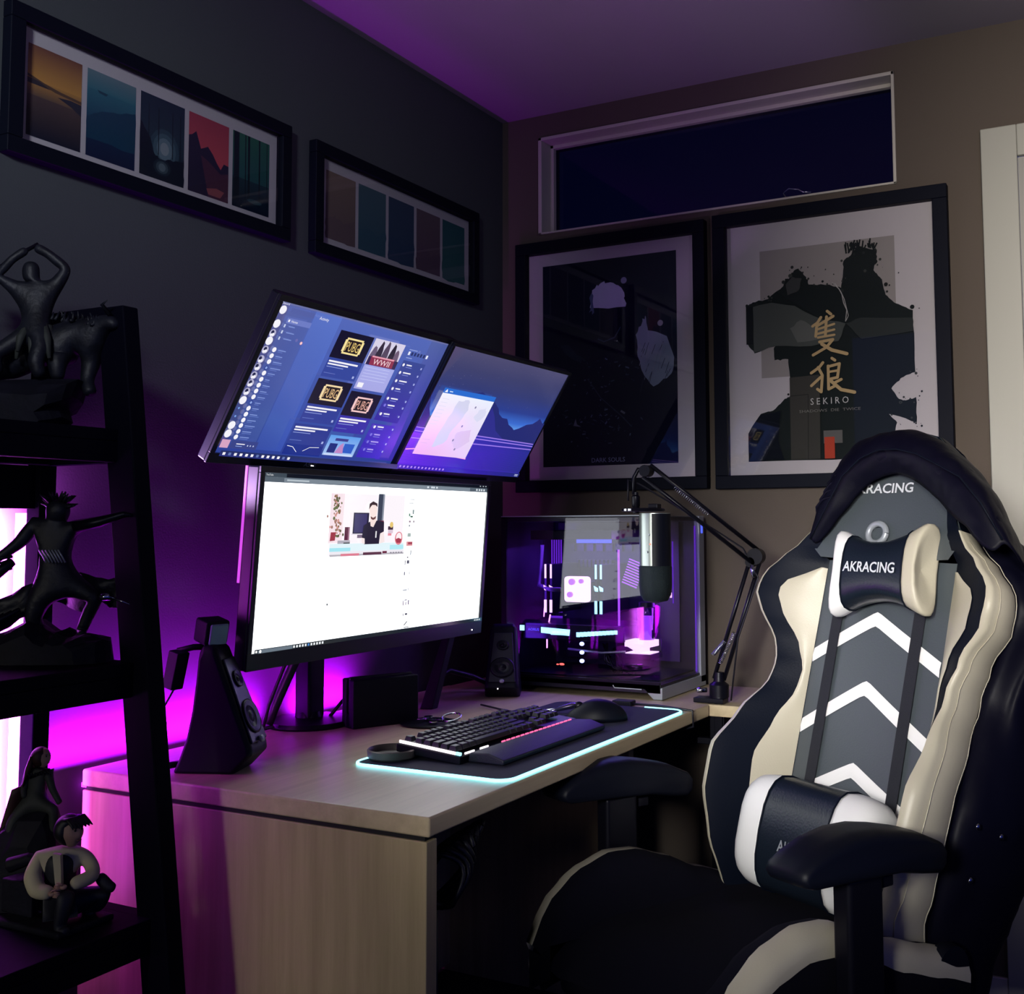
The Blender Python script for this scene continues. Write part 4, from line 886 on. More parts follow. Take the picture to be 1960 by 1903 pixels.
glowtube([(.250, -.2, 1.16), (.255, -.22, 1.04), (.262, -.24, 1.01), (.30, -.25, 1.00), (.335, -.25, 1.00)], .0065, 'cable')
glowtube([(.285, -.22, .93), (.28, -.23, .88), (.28, -.23, .84)], .002, 'pink')
glowtube([(.278, -.24, .95), (.276, -.24, .925)], .0016, 'pink')
glowtube([(.35, -.24, .842), (.45, -.24, .836), (.52, -.24, .842)], .003, 'silver')
t = MB()
rd = random.Random(8)
for k in range(9):
    t.tube([(.46+rd.uniform(-.02, .05), -.22, .84+rd.uniform(-.02, .02)), (.48+rd.uniform(-.03, .04), -.24, .81+rd.uniform(-.02, .02)), (.50+rd.uniform(-.03, .04), -.22, .785)], .003, 6)
t.build('hose_fittings', 'blackm', pc, smooth=True)
t = MB()
for k in range(10): t.box(.500+k*.0, .545, -.2, -.196, 1.012+k*.0072, 1.0145+k*.0072, Matrix.Translation((.52, -.2, 1.04)) @ Matrix.Rotation(math.radians(20), 4, 'Y') @ Matrix.Translation((-.52, .2, -1.04)))
t.build('grille_reflection', 'violet', pc)  # glowing slats put in for a reflection on the case glass
t = MB()
for k in range(5): t.box(px0+.020+k*.0075, px0+.0235+k*.0075, -.10, -.098, .96, 1.15)
for k in range(4): t.box(px0+.018, px0+.055, -.10, -.098, .86+.022*k, .872+.022*k)
t.build('vent_glow', 'purp', pc)
t = MB(); t.box(.28, .52, -.32, -.06, 1.135, 1.160); t.build('radiator', 'blackm', pc, bevel=.002)
MB().box(.42, .52, -.322, -.319, 1.127, 1.136).build('radiator_light', 'blue', pc)
MB().box(.225, .64, -.30, -.06, .778, .782).build('case_floor', 'frame', pc)
MB().box(.225, .60, -.06, -.056, .80, 1.18).build('rear_panel', mat('case_tray_grey', (.05, .05, .06), .5), pc)
area('case_light', (.40, -.20, 1.12), (.40, -.18, .8), .30, .15, 2.4, (.22, .05, 1))
area('case_light_low', (.62, -.2, 1.0), (.3, -.2, .95), .05, .3, 1.2, (.45, .06, 1))
area('case_backlight', (.26, -.28, 1.0), (.40, -.06, .98), .05, .3, 1.0, (.20, .04, 1))

# ------------------------------------------------------------------ microphone on boom arm
ar = empty('boom_stand', (.80, -.30, DZ), 'black spring boom stand clamped to the far desk corner holding the microphone', 'microphone stand')
B0 = Vector((.800, -.300, .775)); E0 = Vector((.900, -.300, 1.095)); T0 = Vector((.700, -.500, 1.300))
MB().box(.745, .822, -.335, -.295, DZ+.0003, DZ+.012).box(.795, .815, -.325, -.305, DZ-.10, DZ+.005).box(.75, .815, -.325, -.305, DZ-.10, DZ-.085).build('clamp', 'blackm', ar, bevel=.002)
MB().lathe([(.010, 0), (.024, 0), (.024, .03), (.014, .038), (.012, .06)], (.800, -.300, DZ+.012), 18).build('swivel', 'blackm', ar, smooth=True, angle=40)
MB().tube([(.755, -.335, DZ+.030), (.775, -.32, DZ+.030)], .006, 10).build('thumb_screw', 'chrome', ar, smooth=True)
def bars(a, b, off, name='bar'):
    d = (b-a).normalized(); sd = d.cross(Vector((0, 0, 1))).normalized()
    for sgn, r_ in ((1, .0052), (-1, .0052)):
        MB().tube([a+off*sgn, b+off*sgn], r_, 8).build(name, 'blackm', ar, smooth=True)
bars(B0+Vector((0, 0, .02)), E0, Vector((.011, .005, -.002)), 'lower_bar')
bars(E0+Vector((0, 0, -.002)), T0, Vector((.007, .007, .014)), 'upper_bar')
def spring(a, b, r_, turns):
    d = (b-a); ln = d.length; d.normalize(); u = d.cross(Vector((0, 1, 0))).normalized(); v = d.cross(u); p = []
    for i in range(turns*8+1):
        an = 2*PI*i/8; p.append(a+d*ln*i/(turns*8)+(u*math.cos(an)+v*math.sin(an))*r_)
    MB().tube(p, .0010, 5, False).build('spring', 'chrome', ar, smooth=True)
springm = M['chrome']
spring(B0+Vector((.008, -.012, .06)), B0+(E0-B0)*.42+Vector((.004, -.012, 0)), .0045, 20)
spring(B0+Vector((-.010, -.012, .08)), B0+(E0-B0)*.36+Vector((-.014, -.012, 0)), .0045, 16)
spring(E0+(T0-E0)*.42+Vector((-.004, -.010, .016)), E0+(T0-E0)*.72+Vector((-.004, -.010, .018)), .0045, 20)
for c_, r_ in ((E0, .020), (E0+Vector((-.012, 0, -.014)), .012), (T0, .014)):
    MB().lathe([(.001, -.014), (r_, -.014), (r_, .014), (.001, .014)], c_, 18, axis='y').build('joint', 'blackm', ar, smooth=True, angle=40)
MB().tube([E0+Vector((0, -.02, -.05)), E0+Vector((-.004, -.022, -.02))], .005, 8).build('spring_hook', 'chrome', ar, smooth=True)
MB().tube([T0, T0+Vector((-.020, -.004, .004)), T0+Vector((-.030, -.006, -.015)), T0+Vector((-.030, -.006, -.055))], .0055, 8).build('neck', 'blackm', ar, smooth=True)
MB().tube([B0+Vector((.03, .0, -.03)), B0+Vector((.05, .0, .12)), E0+Vector((.008, -.012, -.05)), E0+Vector((-.03, -.01, .02)), E0+(T0-E0)*.5+Vector((0, 0, -.018)), T0+Vector((-.02, 0, -.03)), T0+Vector((-.044, -.01, -.02)), T0+Vector((-.044, -.01, -.07))], .0022, 7).build('cord', 'cable', ar, smooth=True)
mc = Vector((.722, -.505, 0))
mi = empty('microphone', (mc.x, mc.y, .99), 'silver and black condenser microphone hanging upside down from the boom arm', 'microphone')
def ml(prof, name, m_, dx=0, dy=0, **k): return MB().lathe(prof, (mc.x+dx, mc.y+dy, 0), 32).build(name, m_, mi, smooth=True, angle=35, **k)
ml([(.001, 1.200), (.036, 1.200), (.0365, 1.196), (.0365, 1.075), (.001, 1.075)], 'body', 'mics')
ml([(.037, 1.078), (.0385, 1.074), (.0385, 1.030), (.036, 1.010), (.028, .996), (.001, .990)], 'grille_head', mat('mic_mesh', (.010, .020, .024), .45, .5, bump=.8, bscale=900))
t = MB()
n_ = 28
for k in range(n_):
    pass
arc = [(mc.x+.0372*math.cos(a), mc.y+.0372*math.sin(a)) for a in [math.radians(-78+i*8) for i in range(24)]]
t.loft([[Vector((a, b, z)) for a, b in arc] for z in (1.076, 1.1985)], closed=False, caps=False); t.build('black_front', 'blackp', mi, smooth=True)
t = MB(); t.ball((mc.x-.002+.006, mc.y-.0375, 1.128), (.002, .0015, .002), 8, 6); t.build('mute_light', 'red', mi, smooth=True)
t = MB(); t.ball((mc.x+.002, mc.y-.0378, 1.150), (.0015, .001, .003), 8, 6); t.ball((mc.x-.003, mc.y-.0378, 1.110), (.0015, .001, .003), 8, 6); t.build('logo_dot', 'chrome', mi, smooth=True)
MB().lathe([(.012, 1.2045), (.050, 1.2045), (.052, 1.208), (.050, 1.2115), (.046, 1.2115), (.012, 1.213)], (mc.x-.030, mc.y, 0), 32).build('mount_disc', 'blackm', mi, smooth=True, angle=35)
t = MB()
for k in range(3):
    a0 = math.radians(-140+k*16); t.loft([[Vector((mc.x-.030+.0525*math.cos(a0+j*.045), mc.y+.0525*math.sin(a0+j*.045), z)) for j in range(5)] for z in (1.2055, 1.2105)], closed=False, caps=False)
t.build('disc_marking', 'chrome', mi)
MB().lathe([(.008, 1.20), (.008, 1.215), (.010, 1.218), (.010, 1.240), (.006, 1.244), (.006, 1.25)], (mc.x-.048, mc.y, 0), 16).build('thread_mount', 'blackm', mi, smooth=True, angle=35)
MB().box(mc.x-.012, mc.x+.012, mc.y-.012, mc.y+.012, 1.2115, 1.222).build('mount_nut', 'blackm', mi, bevel=.002)

# ------------------------------------------------------------------ gaming chair (local x forward, y to the right in the photo, z up)
AZ = math.radians(-118); REC = math.radians(16)
ch = empty('gaming_chair', (1.11, -1.01, 0), 'black, cream and white gaming chair with logo cushions at right of the desk', 'chair', rz=AZ)
O_ = Vector((-.20, 0, .424)); BU = Vector((-math.sin(REC), 0, math.cos(REC))); BF = Vector((math.cos(REC), 0, math.sin(REC))); YY = Vector((0, 1, 0))
def BK(u, s, d=0): return O_+YY*u+BU*s+BF*d
def cput(mb, name, m, par=None, **k): return mb.build(name, m, par or ch, world=False, **k)
def interp(tab, x):
    if x <= tab[0][0]: return tab[0][1]
    for (a, b), (c, d) in zip(tab, tab[1:]):
        if x <= c:
            t_ = (x-a)/(c-a); t_ = t_*t_*(3-2*t_)*.5+t_*.5; return b+(d-b)*t_
    return tab[-1][1]
WT = [(0, .19), (.06, .205), (.12, .232), (.2, .254), (.28, .260), (.36, .244), (.42, .222), (.47, .218), (.52, .234), (.58, .280), (.615, .291), (.65, .283), (.69, .246), (.73, .200), (.77, .172), (.82, .154), (.88, .142), (.92, .122), (.95, .085), (.968, .03)]
DT = [(0, .09), (.1, .135), (.2, .155), (.28, .152), (.36, .105), (.44, .052), (.5, .042), (.56, .054), (.61, .070), (.66, .064), (.72, .048), (.78, .035), (.86, .030), (.94, .020), (.968, 0)]
def Wf(s): return interp(WT, s)
def Df(s): return interp(DT, s)
def seam(s): return min(.157, Wf(s)*.80)
SS = [0+i*.968/54 for i in range(55)]
def dcen(u, s):      # front surface of the padded centre
    b = .010*math.cos(min(1, abs(u)/.16)*PI/2)
    if s > .70: b += .010*math.sin(min(1, (s-.70)/.2)*PI/2)
    return b
# centre panel
mb = MB(); N = 13
sc_ = [s for s in SS if s <= .70]+[.70]
mb.loft([[BK(seam(s)*(2*j/(N-1)-1), s, dcen(seam(s)*(2*j/(N-1)-1), s)) for j in range(N)] for s in sc_], closed=False)
cput(mb, 'backrest_centre', 'leather', smooth=True)
mb = MB(); sh_ = [.70]+[s for s in SS if s > .70]
def hwf(s): k_ = min(1, (s-.70)/.05); return seam(.70)*(1-k_)+Wf(s)*.97*k_
def headd(u, s):
    w_ = Wf(s); r_ = min(1, abs(u)/w_); return dcen(0, s)*(1-r_**2)+Df(s)*r_**2*(1-max(0, r_-.8)*2.0)
mb.loft([[BK(hwf(s)*(2*j/18-1), s, headd(hwf(s)*(2*j/18-1), s)) for j in range(19)] for s in sh_], closed=False)
cput(mb, 'headrest_panel', 'leather', smooth=True)
# wings
SWT = [(0, .012), (.12, .018), (.2, .023), (.28, .025), (.36, .018), (.42, .010), (.5, .009), (.6, .014), (.68, .010), (.76, .003)]
DPT = [(0, .12), (.2, .105), (.44, .095), (.56, .078), (.68, .070), (.76, .055)]
for sg in (-1, 1):
    def wing(s, t_):     # t 0 at seam .. 1 at outer crest
        a, b = seam(s), Wf(s)-interp(SWT, s); D = Df(s)
        u = a+(b-a)*t_; d = D*(1-(1-t_)**1.15)
        return u, d
    ib = lambda s: max(.12, min(.9, 1-(.041/(Wf(s)-interp(SWT, s)-seam(s)))))
    mb = MB(); si = [s for s in SS if .03 <= s <= .690]
    rows_ = []
    for s in si:
        k_ = ib(s)
        if s > .64: k_ *= max(.02, (.695-s)/.055)
        rows_.append([BK(sg*wing(s, k_*j/7)[0], s, wing(s, k_*j/7)[1]+.0018+(.004*math.sin(PI*j/7))) for j in range(8)])
    mb.loft(rows_, closed=False); cput(mb, 'wing_inner_panel', 'cream', smooth=True)
    mb = MB(); rows_ = []
    for s in SS:
        if s <= .70:
            pts_ = [wing(s, j/11) for j in range(12)]
        else:
            w_ = Wf(s); pts_ = [((w_-interp(SWT, s))*(.80+.20*j/11), Df(s)*(.7+.3*j/11)) for j in range(12)]
        rows_.append([BK(sg*u, s, d) for u, d in pts_])
    mb.loft(rows_, closed=False); cput(mb, 'bolster_band', 'bleather', smooth=True)
    mb = MB(); rows_ = []; sq = [q_ for q_ in SS if q_ <= .76]
    for s in sq:
        w_, D, sw_ = Wf(s), Df(s), interp(SWT, s); u0 = w_-sw_
        rows_.append([BK(sg*(u0+sw_*math.sin(t_*PI/2)), s, D-.0*t_-(1-math.cos(t_*PI/2))*sw_*.9+.0015*(t_ < .99)) for t_ in [j/5 for j in range(6)]])
    mb.loft(rows_, closed=False); cput(mb, 'piping', 'cream', smooth=True)
    mb = MB(); rows_ = []
    for s in sq:
        w_, D, sw_ = Wf(s), Df(s), interp(SWT, s); d0_ = D-sw_*.9; d1_ = D-interp(DPT, s)
        rows_.append([BK(sg*(w_+.005*math.sin(PI*j/7)-.004*(j/7)**2), s, d0_+(d1_-d0_)*j/7) for j in range(8)])
    mb.loft(rows_, closed=False); cput(mb, 'outer_side_panel', 'cream', smooth=True)
    mb = MB()
    for q_ in (.12, .88):
        mb.tube([BK(sg*(Wf(s)+.0035), s, (Df(s)-interp(SWT, s)*.9)*(1-q_)+(Df(s)-interp(DPT, s))*q_) for s in sq[1:-1]], .0009, 5)
    cput(mb, 'stitching', 'cream', smooth=True)
    mb = MB(); rows_ = []
    for s in sq:
        w_, d1_ = Wf(s), Df(s)-interp(DPT, s)
        rows_.append([BK(sg*(w_-.004-.016*(j/4)), s, d1_+(-.055-d1_)*j/4) for j in range(5)])
    mb.loft(rows_, closed=False); cput(mb, 'rear_bolster', 'bleather', smooth=True)
    mb = MB(); rows_ = []
    for s in [.755]+[q_ for q_ in SS if q_ > .755]:
        w_, D = Wf(s), Df(s)
        rows_.append([BK(sg*(w_-.02*(j/7)**2), s, D-.002+(-.055-(D-.002))*j/7) for j in range(8)])
    mb.loft(rows_, closed=False); cput(mb, 'head_side_panel', 'bleather', smooth=True)
mb = MB()
mb.loft([[BK((Wf(s)-.012)*(2*j/12-1), s, -.053-.025*math.cos((2*j/12-1)*PI/2)) for j in range(13)] for s in SS], closed=False)
cput(mb, 'back_shell', 'bleather', smooth=True)
mb = MB(); mb.loft([[BK((Wf(s_)-.012)*(2*j/12-1), s_, d_) for j in range(13)] for s_, d_ in ((.968, .0), (.974, -.03), (.968, -.055))], closed=False); cput(mb, 'top_cap', 'bleather', smooth=True)
# white chevrons, straps
def strip(pts, w_, name, m_, off=.003, par=None):
    rows_ = []
    P_ = []
    for (a, b), (c, d) in zip(pts, pts[1:]):
        for k in range(6): t_ = k/6; P_.append((a+(c-a)*t_, b+(d-b)*t_))
    P_.append(pts[-1])
    for u, s in P_: rows_.append([BK(u, s+w_/2*q_, dcen(u, s)+off*(1-.5*abs(q_))) for q_ in (-1, -.6, 0, .6, 1)])
    mb = MB(); mb.loft(rows_, closed=False); return cput(mb, name, m_, par, smooth=True)
for s0, s1, w_ in ((.500, .582, .028), (.357, .447, .028), (.215, .292, .028)):
    strip([(-.155, s0), (-.010, s1-.004), (0, s1), (.010, s1-.004), (.155, s0)], w_, 'chevron', 'white', .0035)
for u0 in (-.100, .100):
    mb = MB(); mb.loft([[BK(u0+q_, s, dcen(u0, s)+.0065) for q_ in (-.013, 0, .013)] for s in [.12+i*.04 for i in range(13)]], closed=False); cput(mb, 'strap', 'strap', smooth=True)
mb = MB(); ringp = [BK(-.030+.020*math.cos(a), .757+.020*math.sin(a), .020) for a in [2*PI*k/24 for k in range(25)]]
mb.tube([BK(-.025+.022*math.cos(2*PI*k/24), .752+.020*math.sin(2*PI*k/24), .022) for k in range(25)], .0065, 8, False); cput(mb, 'belt_hole_ring', 'silver', smooth=True)
mb = MB(); mb.lathe([(.001, 0), (.018, 0), (.001, .001)], (0, 0, 0), 20, X=Matrix(((0, 0, 1), (1, 0, 0), (0, 1, 0)))); 
# logos
def backtext(st, u0, u1, s0, h_, dfn, name, par, m_='text'):
    V, F = text_geo(st, 3, .018); x0 = min(p[0] for p in V); x1 = max(p[0] for p in V); k_ = (u1-u0)/(x1-x0)
    mb = MB(); P_ = []
    for x, y in V:
        u = u0+(x-x0)*k_; s = s0+y*h_/.72; P_.append(BK(u, s, dfn(u, s)))
    mb.add(P_, F); return cput(mb, name, m_, par)
backtext('AKRACING', -.112, .048, .836, .020, lambda u, s: headd(u, s)+.004, 'logo', None)
# pillows
def pillow(name, lbl, cu, cs, hu, hs, th, d0, bone, endf, rot=0, notch=.25, mid='cushb', par=None):
    p = tag(bpy.data.objects.new(name, None)); COL.objects.link(p); p.parent = ch
    NU, NV = 36, 20
    def pt(i, j):
        a = -1+2*i/NU; th_ = 2*PI*j/NV
        prof = (1-abs(a)**7)**.5 if abs(a) < 1 else 0
        cs_, sn = math.cos(th_), math.sin(th_)
        sg_ = lambda v: math.copysign(abs(v)**.75, v)
        s = hs*sg_(cs_)*prof*(1+bone*(a*a)-bone*.35); d = th*sg_(sn)*prof*(1+.15*a*a)
        rel = abs(s)/(hs*(1+bone)); u = hu*a*(1-notch*a**4*(1-min(1, rel)**1.5))
        if rot: u, s = u*math.cos(rot)-s*math.sin(rot), u*math.sin(rot)+s*math.cos(rot)
        return u, s, d
    def P3(i, j): u, s, d = pt(i, j); return BK(cu+u, cs+s, d0+d)
    e = int(NU*endf)
    for nm, a, b, m_ in (('end_panel', 0, e, 'white' if name == 'head_pillow' else 'white'), ('centre_panel', e, NU-e, mid), ('end_panel', NU-e, NU, 'cream' if name == 'head_pillow' else 'white')):
        mb = MB(); mb.loft([[P3(i, j) for j in range(NV)] for i in range(a, b+1)], caps=(a == 0 or b == NU)); cput(mb, nm, m_, p, smooth=True)
    for i in (e, NU-e):
        mb = MB(); mb.tube([P3(i, j)+(P3(i, j)-BK(cu, cs, d0)).normalized()*.0015 for j in range(NV+1)], .0018, 6, False); cput(mb, 'seam_piping', 'bleather', p, smooth=True)
    def surf(u, s):      # front surface depth by search
        best = 0; bd = 9
        for i in range(4, NU-3):
            for j in range(1, NV//2):
                a, b, c = pt(i, j); q_ = (a-(u-cu))**2+(b-(s-cs))**2
                if q_ < bd: bd = q_; best = c
        return d0+best
    return p, surf
hp, hsurf = pillow('head_pillow', '', .030, .668, .145, .080, .036, .050, .80, .27, rot=.07, notch=.40)
def smooth_fn(fn, u0, u1, s0, s1):
    g = [[fn(u0+(u1-u0)*i/4, s0+(s1-s0)*j/2) for j in range(3)] for i in range(5)]
    def f(u, s):
        x = max(0, min(3.999, (u-u0)/(u1-u0)*4)); y = max(0, min(1.999, (s-s0)/(s1-s0)*2)); i, j = int(x), int(y); a, b = x-i, y-j
        return (g[i][j]*(1-a)+g[i+1][j]*a)*(1-b)+(g[i][j+1]*(1-a)+g[i+1][j+1]*a)*b+.003
    return f
backtext('AKRACING', -.036, .088, .658, .020, smooth_fn(hsurf, -.04, .09, .655, .695), 'logo', hp)
lp, lsurf = pillow('lumbar_pillow', '', .022, .152, .175, .104, .060, .105, .02, .30, rot=0, notch=.10)
backtext('AKRACING', -.006, .108, .126, .020, smooth_fn(lsurf, -.02, .11, .12, .16), 'logo', lp, 'silver')
# seat
ZT = [(-.27, .450), (-.17, .482), (-.08, .510), (0, .545), (.07, .568), (.13, .572), (.20, .553), (.25, .520), (.285, .478), (.30, .44)]
VV = [-.24+i*.54/26 for i in range(27)]
mb = MB(); mb.loft([[Vector((v, u, .468+.018*math.cos(u/.18*PI/2)-max(0, v-.16)**2*3.2+(.012 if abs(u) > .15 else 0))) for u in [-.185+.37*j/10 for j in range(11)]] for v in VV], closed=False); cput(mb, 'seat_cushion', 'fabric', smooth=True)
cput(MB().box(-.22, .27, -.20, .20, .36, .44), 'seat_base', 'fabric', bevel=.02)
for sg in (-1, 1):
    mb = MB(); R_ = []; R2 = []; R3 = []
    for v in VV:
        zt = interp(ZT, v); zb = .42-.0*v
        out = .268-.03*max(0, (v-.2)/.1)**2
        R_.append([Vector((v, sg*u, z)) for u, z in ((.172, .455), (.180, .455+(zt-.455)*.5), (.194, zt-.014), (.212, zt-.004), (.230, zt-.001))])
        R2.append([Vector((v, sg*u, z)) for u, z in ((.230, zt-.001), (.250, zt-.001), (out, zt-.014), (out+.004, zt-.030), (out+.003, zt-.044))])
        R3.append([Vector((v, sg*u, z)) for u, z in ((out+.003, zt-.044), (out, zt-.08), (out-.01, zb-.02), (out-.04, .37))])
    mb.loft(R_, closed=False); cput(mb, 'seat_bolster', 'fabric', smooth=True)
    mb = MB(); mb.loft(R2, closed=False); cput(mb, 'seat_bolster_trim', 'cream', smooth=True)
    mb = MB(); mb.loft(R3, closed=False); cput(mb, 'seat_bolster_side', 'fabric', smooth=True)
    # front end closes
    mb = MB(); v = VV[-1]; mb.add([Vector((v, sg*u, z)) for u, z in ((.172, .40), (.172, .455), (.2, .43), (.24, .43), (.24, .36))], [(0, 1, 2, 3, 4)]); cput(mb, 'bolster_end', 'fabric')
    # armrest
    PADP = [(-.088, .632), (-.098, .642), (-.100, .666), (-.090, .682), (-.05, .700), (.0, .712), (.05, .721), (.10, .722), (.15, .714), (.185, .702), (.208, .688), (.214, .676), (.208, .664), (.19, .658), (.10, .654), (.0, .648), (-.05, .638)]
    mb = MB(); rings = []
    for y_, k_ in ((-.042, .0), (-.040, .5), (-.032, .9), (-.015, 1), (.015, 1), (.032, .9), (.040, .5), (.042, .0)):
        rings.append([Vector((a*(.96+.04*k_), sg*.300+y_, .670+(b-.670)*(.62+.38*k_))) for a, b in PADP])
    mb.loft(rings); cput(mb, 'armrest_pad', 'blackp', smooth=True, angle=60)
    mb = MB(); mb.box(.022, .098, sg*.300-.018, sg*.300+.018, .46, .652); cput(mb, 'armrest_sleeve', 'blackm', bevel=.008)
    mb = MB(); mb.box(.022, .095, sg*.300-.014, sg*.300+.014, .30, .48); cput(mb, 'armrest_post', 'blackm', bevel=.004)
    mb = MB(); mb.box(.022, .095, sg*.20-.10, sg*.20+.114, .30, .325); cput(mb, 'armrest_bracket', 'blackm', bevel=.004)
    mb = MB(); mb.box(-.012, .014, sg*.300-.008, sg*.300+.008, .622, .640); cput(mb, 'armrest_lever', 'blackm', bevel=.003)
    mb = MB(); mb.lathe([(.001, -.012), (.040, -.012), (.044, 0), (.040, .014), (.001, .016)], (-.20, sg*.255, .44), 22, axis='y'); cput(mb, 'hinge_cover', 'blackp', smooth=True, angle=40)
    mb = MB(); mb.box(-.26, -.02, sg*.245-.006, sg*.245+.006, .40, .46); cput(mb, 'hinge_plate', 'blackm', bevel=.004)
cput(MB().box(-.12, .14, -.11, .11, .30, .36), 'tilt_mechanism', 'blackm', bevel=.008)
mb = MB(); mb.lathe([(.001, .09), (.030, .09), (.030, .22), (.022, .225), (.022, .31), (.001, .31)], (0, 0, 0), 22); cput(mb, 'gas_column', 'blackm', smooth=True, angle=40)
for k in range(5):
    a = 2*PI*k/5+.3; X = Matrix.Rotation(a, 4, 'Z')
    mb = MB(); mb.loft([[X @ Vector((r_, y_*w_, z_)) for y_, z_ in ((-1, zb), (1, zb), (.8, zt), (-.8, zt))] for r_, w_, zb, zt in ((.02, .036, .075, .12), (.16, .028, .07, .105), (.31, .018, .06, .078))]); leg = cput(mb, 'base_leg', 'blackp', bevel=.004)
    mb = MB()
    for y_ in (-.016, .016): mb.lathe([(.001, -.008), (.028, -.008), (.030, 0), (.028, .008), (.001, .008)], X @ Vector((.305, y_, .030)), 18, axis='y', X=Matrix.Rotation(a, 3, 'Z'))
    c_ = cput(mb, 'caster', 'blackm', leg, smooth=True, angle=40)

# ------------------------------------------------------------------ jacket draped on the chair back (same local frame)
jk = empty('leather_jacket', (1.11, -1.01, 0), 'black leather jacket draped over the top and back of the gaming chair', 'jacket', rz=AZ)
jk.location = (1.11, -1.01, 0)
def jput(mb, name, m, **k): return mb.build(name, m, jk, world=False, **k)
HO = [(-0.16, 0.715, 0.045), (-0.122, 0.765, 0.045), (-0.082, 0.812, 0.046), (-0.047, 0.848, 0.046), (-0.01, 0.866, 0.047), (0.035, 0.866, 0.047), (0.082, 0.846, 0.048), (0.128, 0.815, 0.052), (0.175, 0.778, 0.06), (0.222, 0.745, 0.07), (0.275, 0.7, 0.06)]
HS = [(-0.16, 0.728, 0.062), (-0.118, 0.785, 0.08), (-0.08, 0.852, 0.088), (-0.038, 0.888, 0.09), (0.003, 0.903, 0.09), (0.05, 0.902, 0.09), (0.1, 0.889, 0.09), (0.148, 0.867, 0.09), (0.202, 0.84, 0.088), (0.25, 0.792, 0.082), (0.288, 0.73, 0.06)]
HM = [(-0.191, 0.738, 0.04), (-0.17, 0.812, 0.06), (-0.134, 0.9, 0.062), (-0.093, 0.94, 0.062), (-0.036, 0.956, 0.062), (0.023, 0.958, 0.062), (0.08, 0.944, 0.062), (0.134, 0.912, 0.062), (0.196, 0.87, 0.06), (0.255, 0.812, 0.055), (0.299, 0.72, 0.04)]
HK = [(-0.204, 0.735, 0.0), (-0.194, 0.82, 0.0), (-0.167, 0.912, 0.0), (-0.129, 0.958, 0.0), (-0.072, 0.978, 0.0), (-0.005, 0.982, 0.0), (0.06, 0.969, 0.0), (0.118, 0.936, 0.0), (0.177, 0.884, 0.0), (0.243, 0.814, 0.0), (0.294, 0.702, 0.0)]
HB = [(-.180, .710, -.100), (-.165, .790, -.115), (-.138, .865, -.118), (-.100, .905, -.118), (-.050, .925, -.118), (.000, .928, -.118), (.055, .918, -.118), (.105, .885, -.118), (.150, .840, -.122), (.200, .770, -.125), (.255, .680, -.115)]
HC = [(-.150, .640, -.110), (-.130, .700, -.135), (-.110, .760, -.14), (-.080, .780, -.14), (-.04, .790, -.14), (0, .790, -.14), (.045, .785, -.14), (.085, .76, -.14), (.12, .72, -.14), (.17, .66, -.14), (.23, .60, -.13)]
tx = bpy.data.textures.new('wrinkle', 'CLOUDS'); tx.noise_scale = .05; tx.noise_depth = 3
def leathery(o, k_, th=.004):
    sd = o.modifiers.new('solid', 'SOLIDIFY'); sd.thickness = th
    dm = o.modifiers.new('wrinkle', 'DISPLACE'); dm.texture = tx; dm.strength = k_; dm.mid_level = .5; dm.texture_coords = 'LOCAL'
mb = MB(); mb.loft([[BK(*p) for p in L_] for L_ in (HO, HS, HM, HK, HB, HC)], closed=False)
leathery(jput(mb, 'hood', 'jacket', smooth=True, sub=3), .010)
rows_ = []
for s in [.76, .73, .70, .67, .62, .55, .47, .38, .29, .20, .10, .02, -.04]:
    w_ = Wf(s); g_ = max(0, (.70-s)/.70); e_ = Df(s)-interp(DPT, s)-.004
    L_ = [(-(w_-.035), -.062), (-(w_-.030), -.066), (-(w_-.022), -.074), (-(w_-.02), -.085), (-(w_-.03), -.10), (-w_*.6, -.12-.03*g_), (0, -.13-.05*g_), (w_*.6, -.13-.05*g_), (w_+.020, -.14-.05*g_), (w_+.050, -.11-.03*g_), (w_+.046, -.05-.02*g_), (w_+.030, e_-.03), (w_+.014, e_-.006), (w_+.002, e_), (w_-.014, e_-.006)]
    rows_.append([BK(u, s+.004*math.sin(i*1.7+s*20), d+(.004*math.sin(i*2.3+s*33) if 3 < i < 12 else 0)) for i, (u, d) in enumerate(L_)])
mb = MB(); mb.loft(rows_, closed=False)
leathery(jput(mb, 'body', 'jacket', smooth=True, sub=2), .012)
# hem seam along the opening, collar fold on the upper left, hanging sleeve and front panel on the right
mb = MB(); mb.tube([BK(u, s_, d+.002) for u, s_, d in HS], .0016, 6); jput(mb, 'hem_seam', 'bleather', smooth=True)
mb = MB()
for k in range(5):
    s0 = .80+.017*k; mb.tube([BK(-.183+.006*k, s0-.02, .030), BK(-.168+.007*k, s0, .052), BK(-.140+.008*k, s0+.012, .068), BK(-.108+.01*k, s0+.018, .072)], [.002, .0045, .004, .002], 8)
jput(mb, 'gathered_folds', 'jacket', smooth=True)
vert = BK(.300, .60, -.16)
mb = MB(); mb.tube([BK(.225, .74, -.10), BK(.275, .66, -.13), vert, vert+Vector((-.01, .012, -.12)), vert+Vector((-.0, .018, -.26)), vert+Vector((.012, .012, -.36)), vert+Vector((.016, .010, -.40))], [.045, .062, .064, .060, .055, .052, .050], 16)
sl = jput(mb, 'sleeve', 'jacket', smooth=True, sub=1)
dm = sl.modifiers.new('wrinkle', 'DISPLACE'); dm.texture = tx; dm.strength = .02; dm.mid_level = .5
mb = MB(); rows_ = []
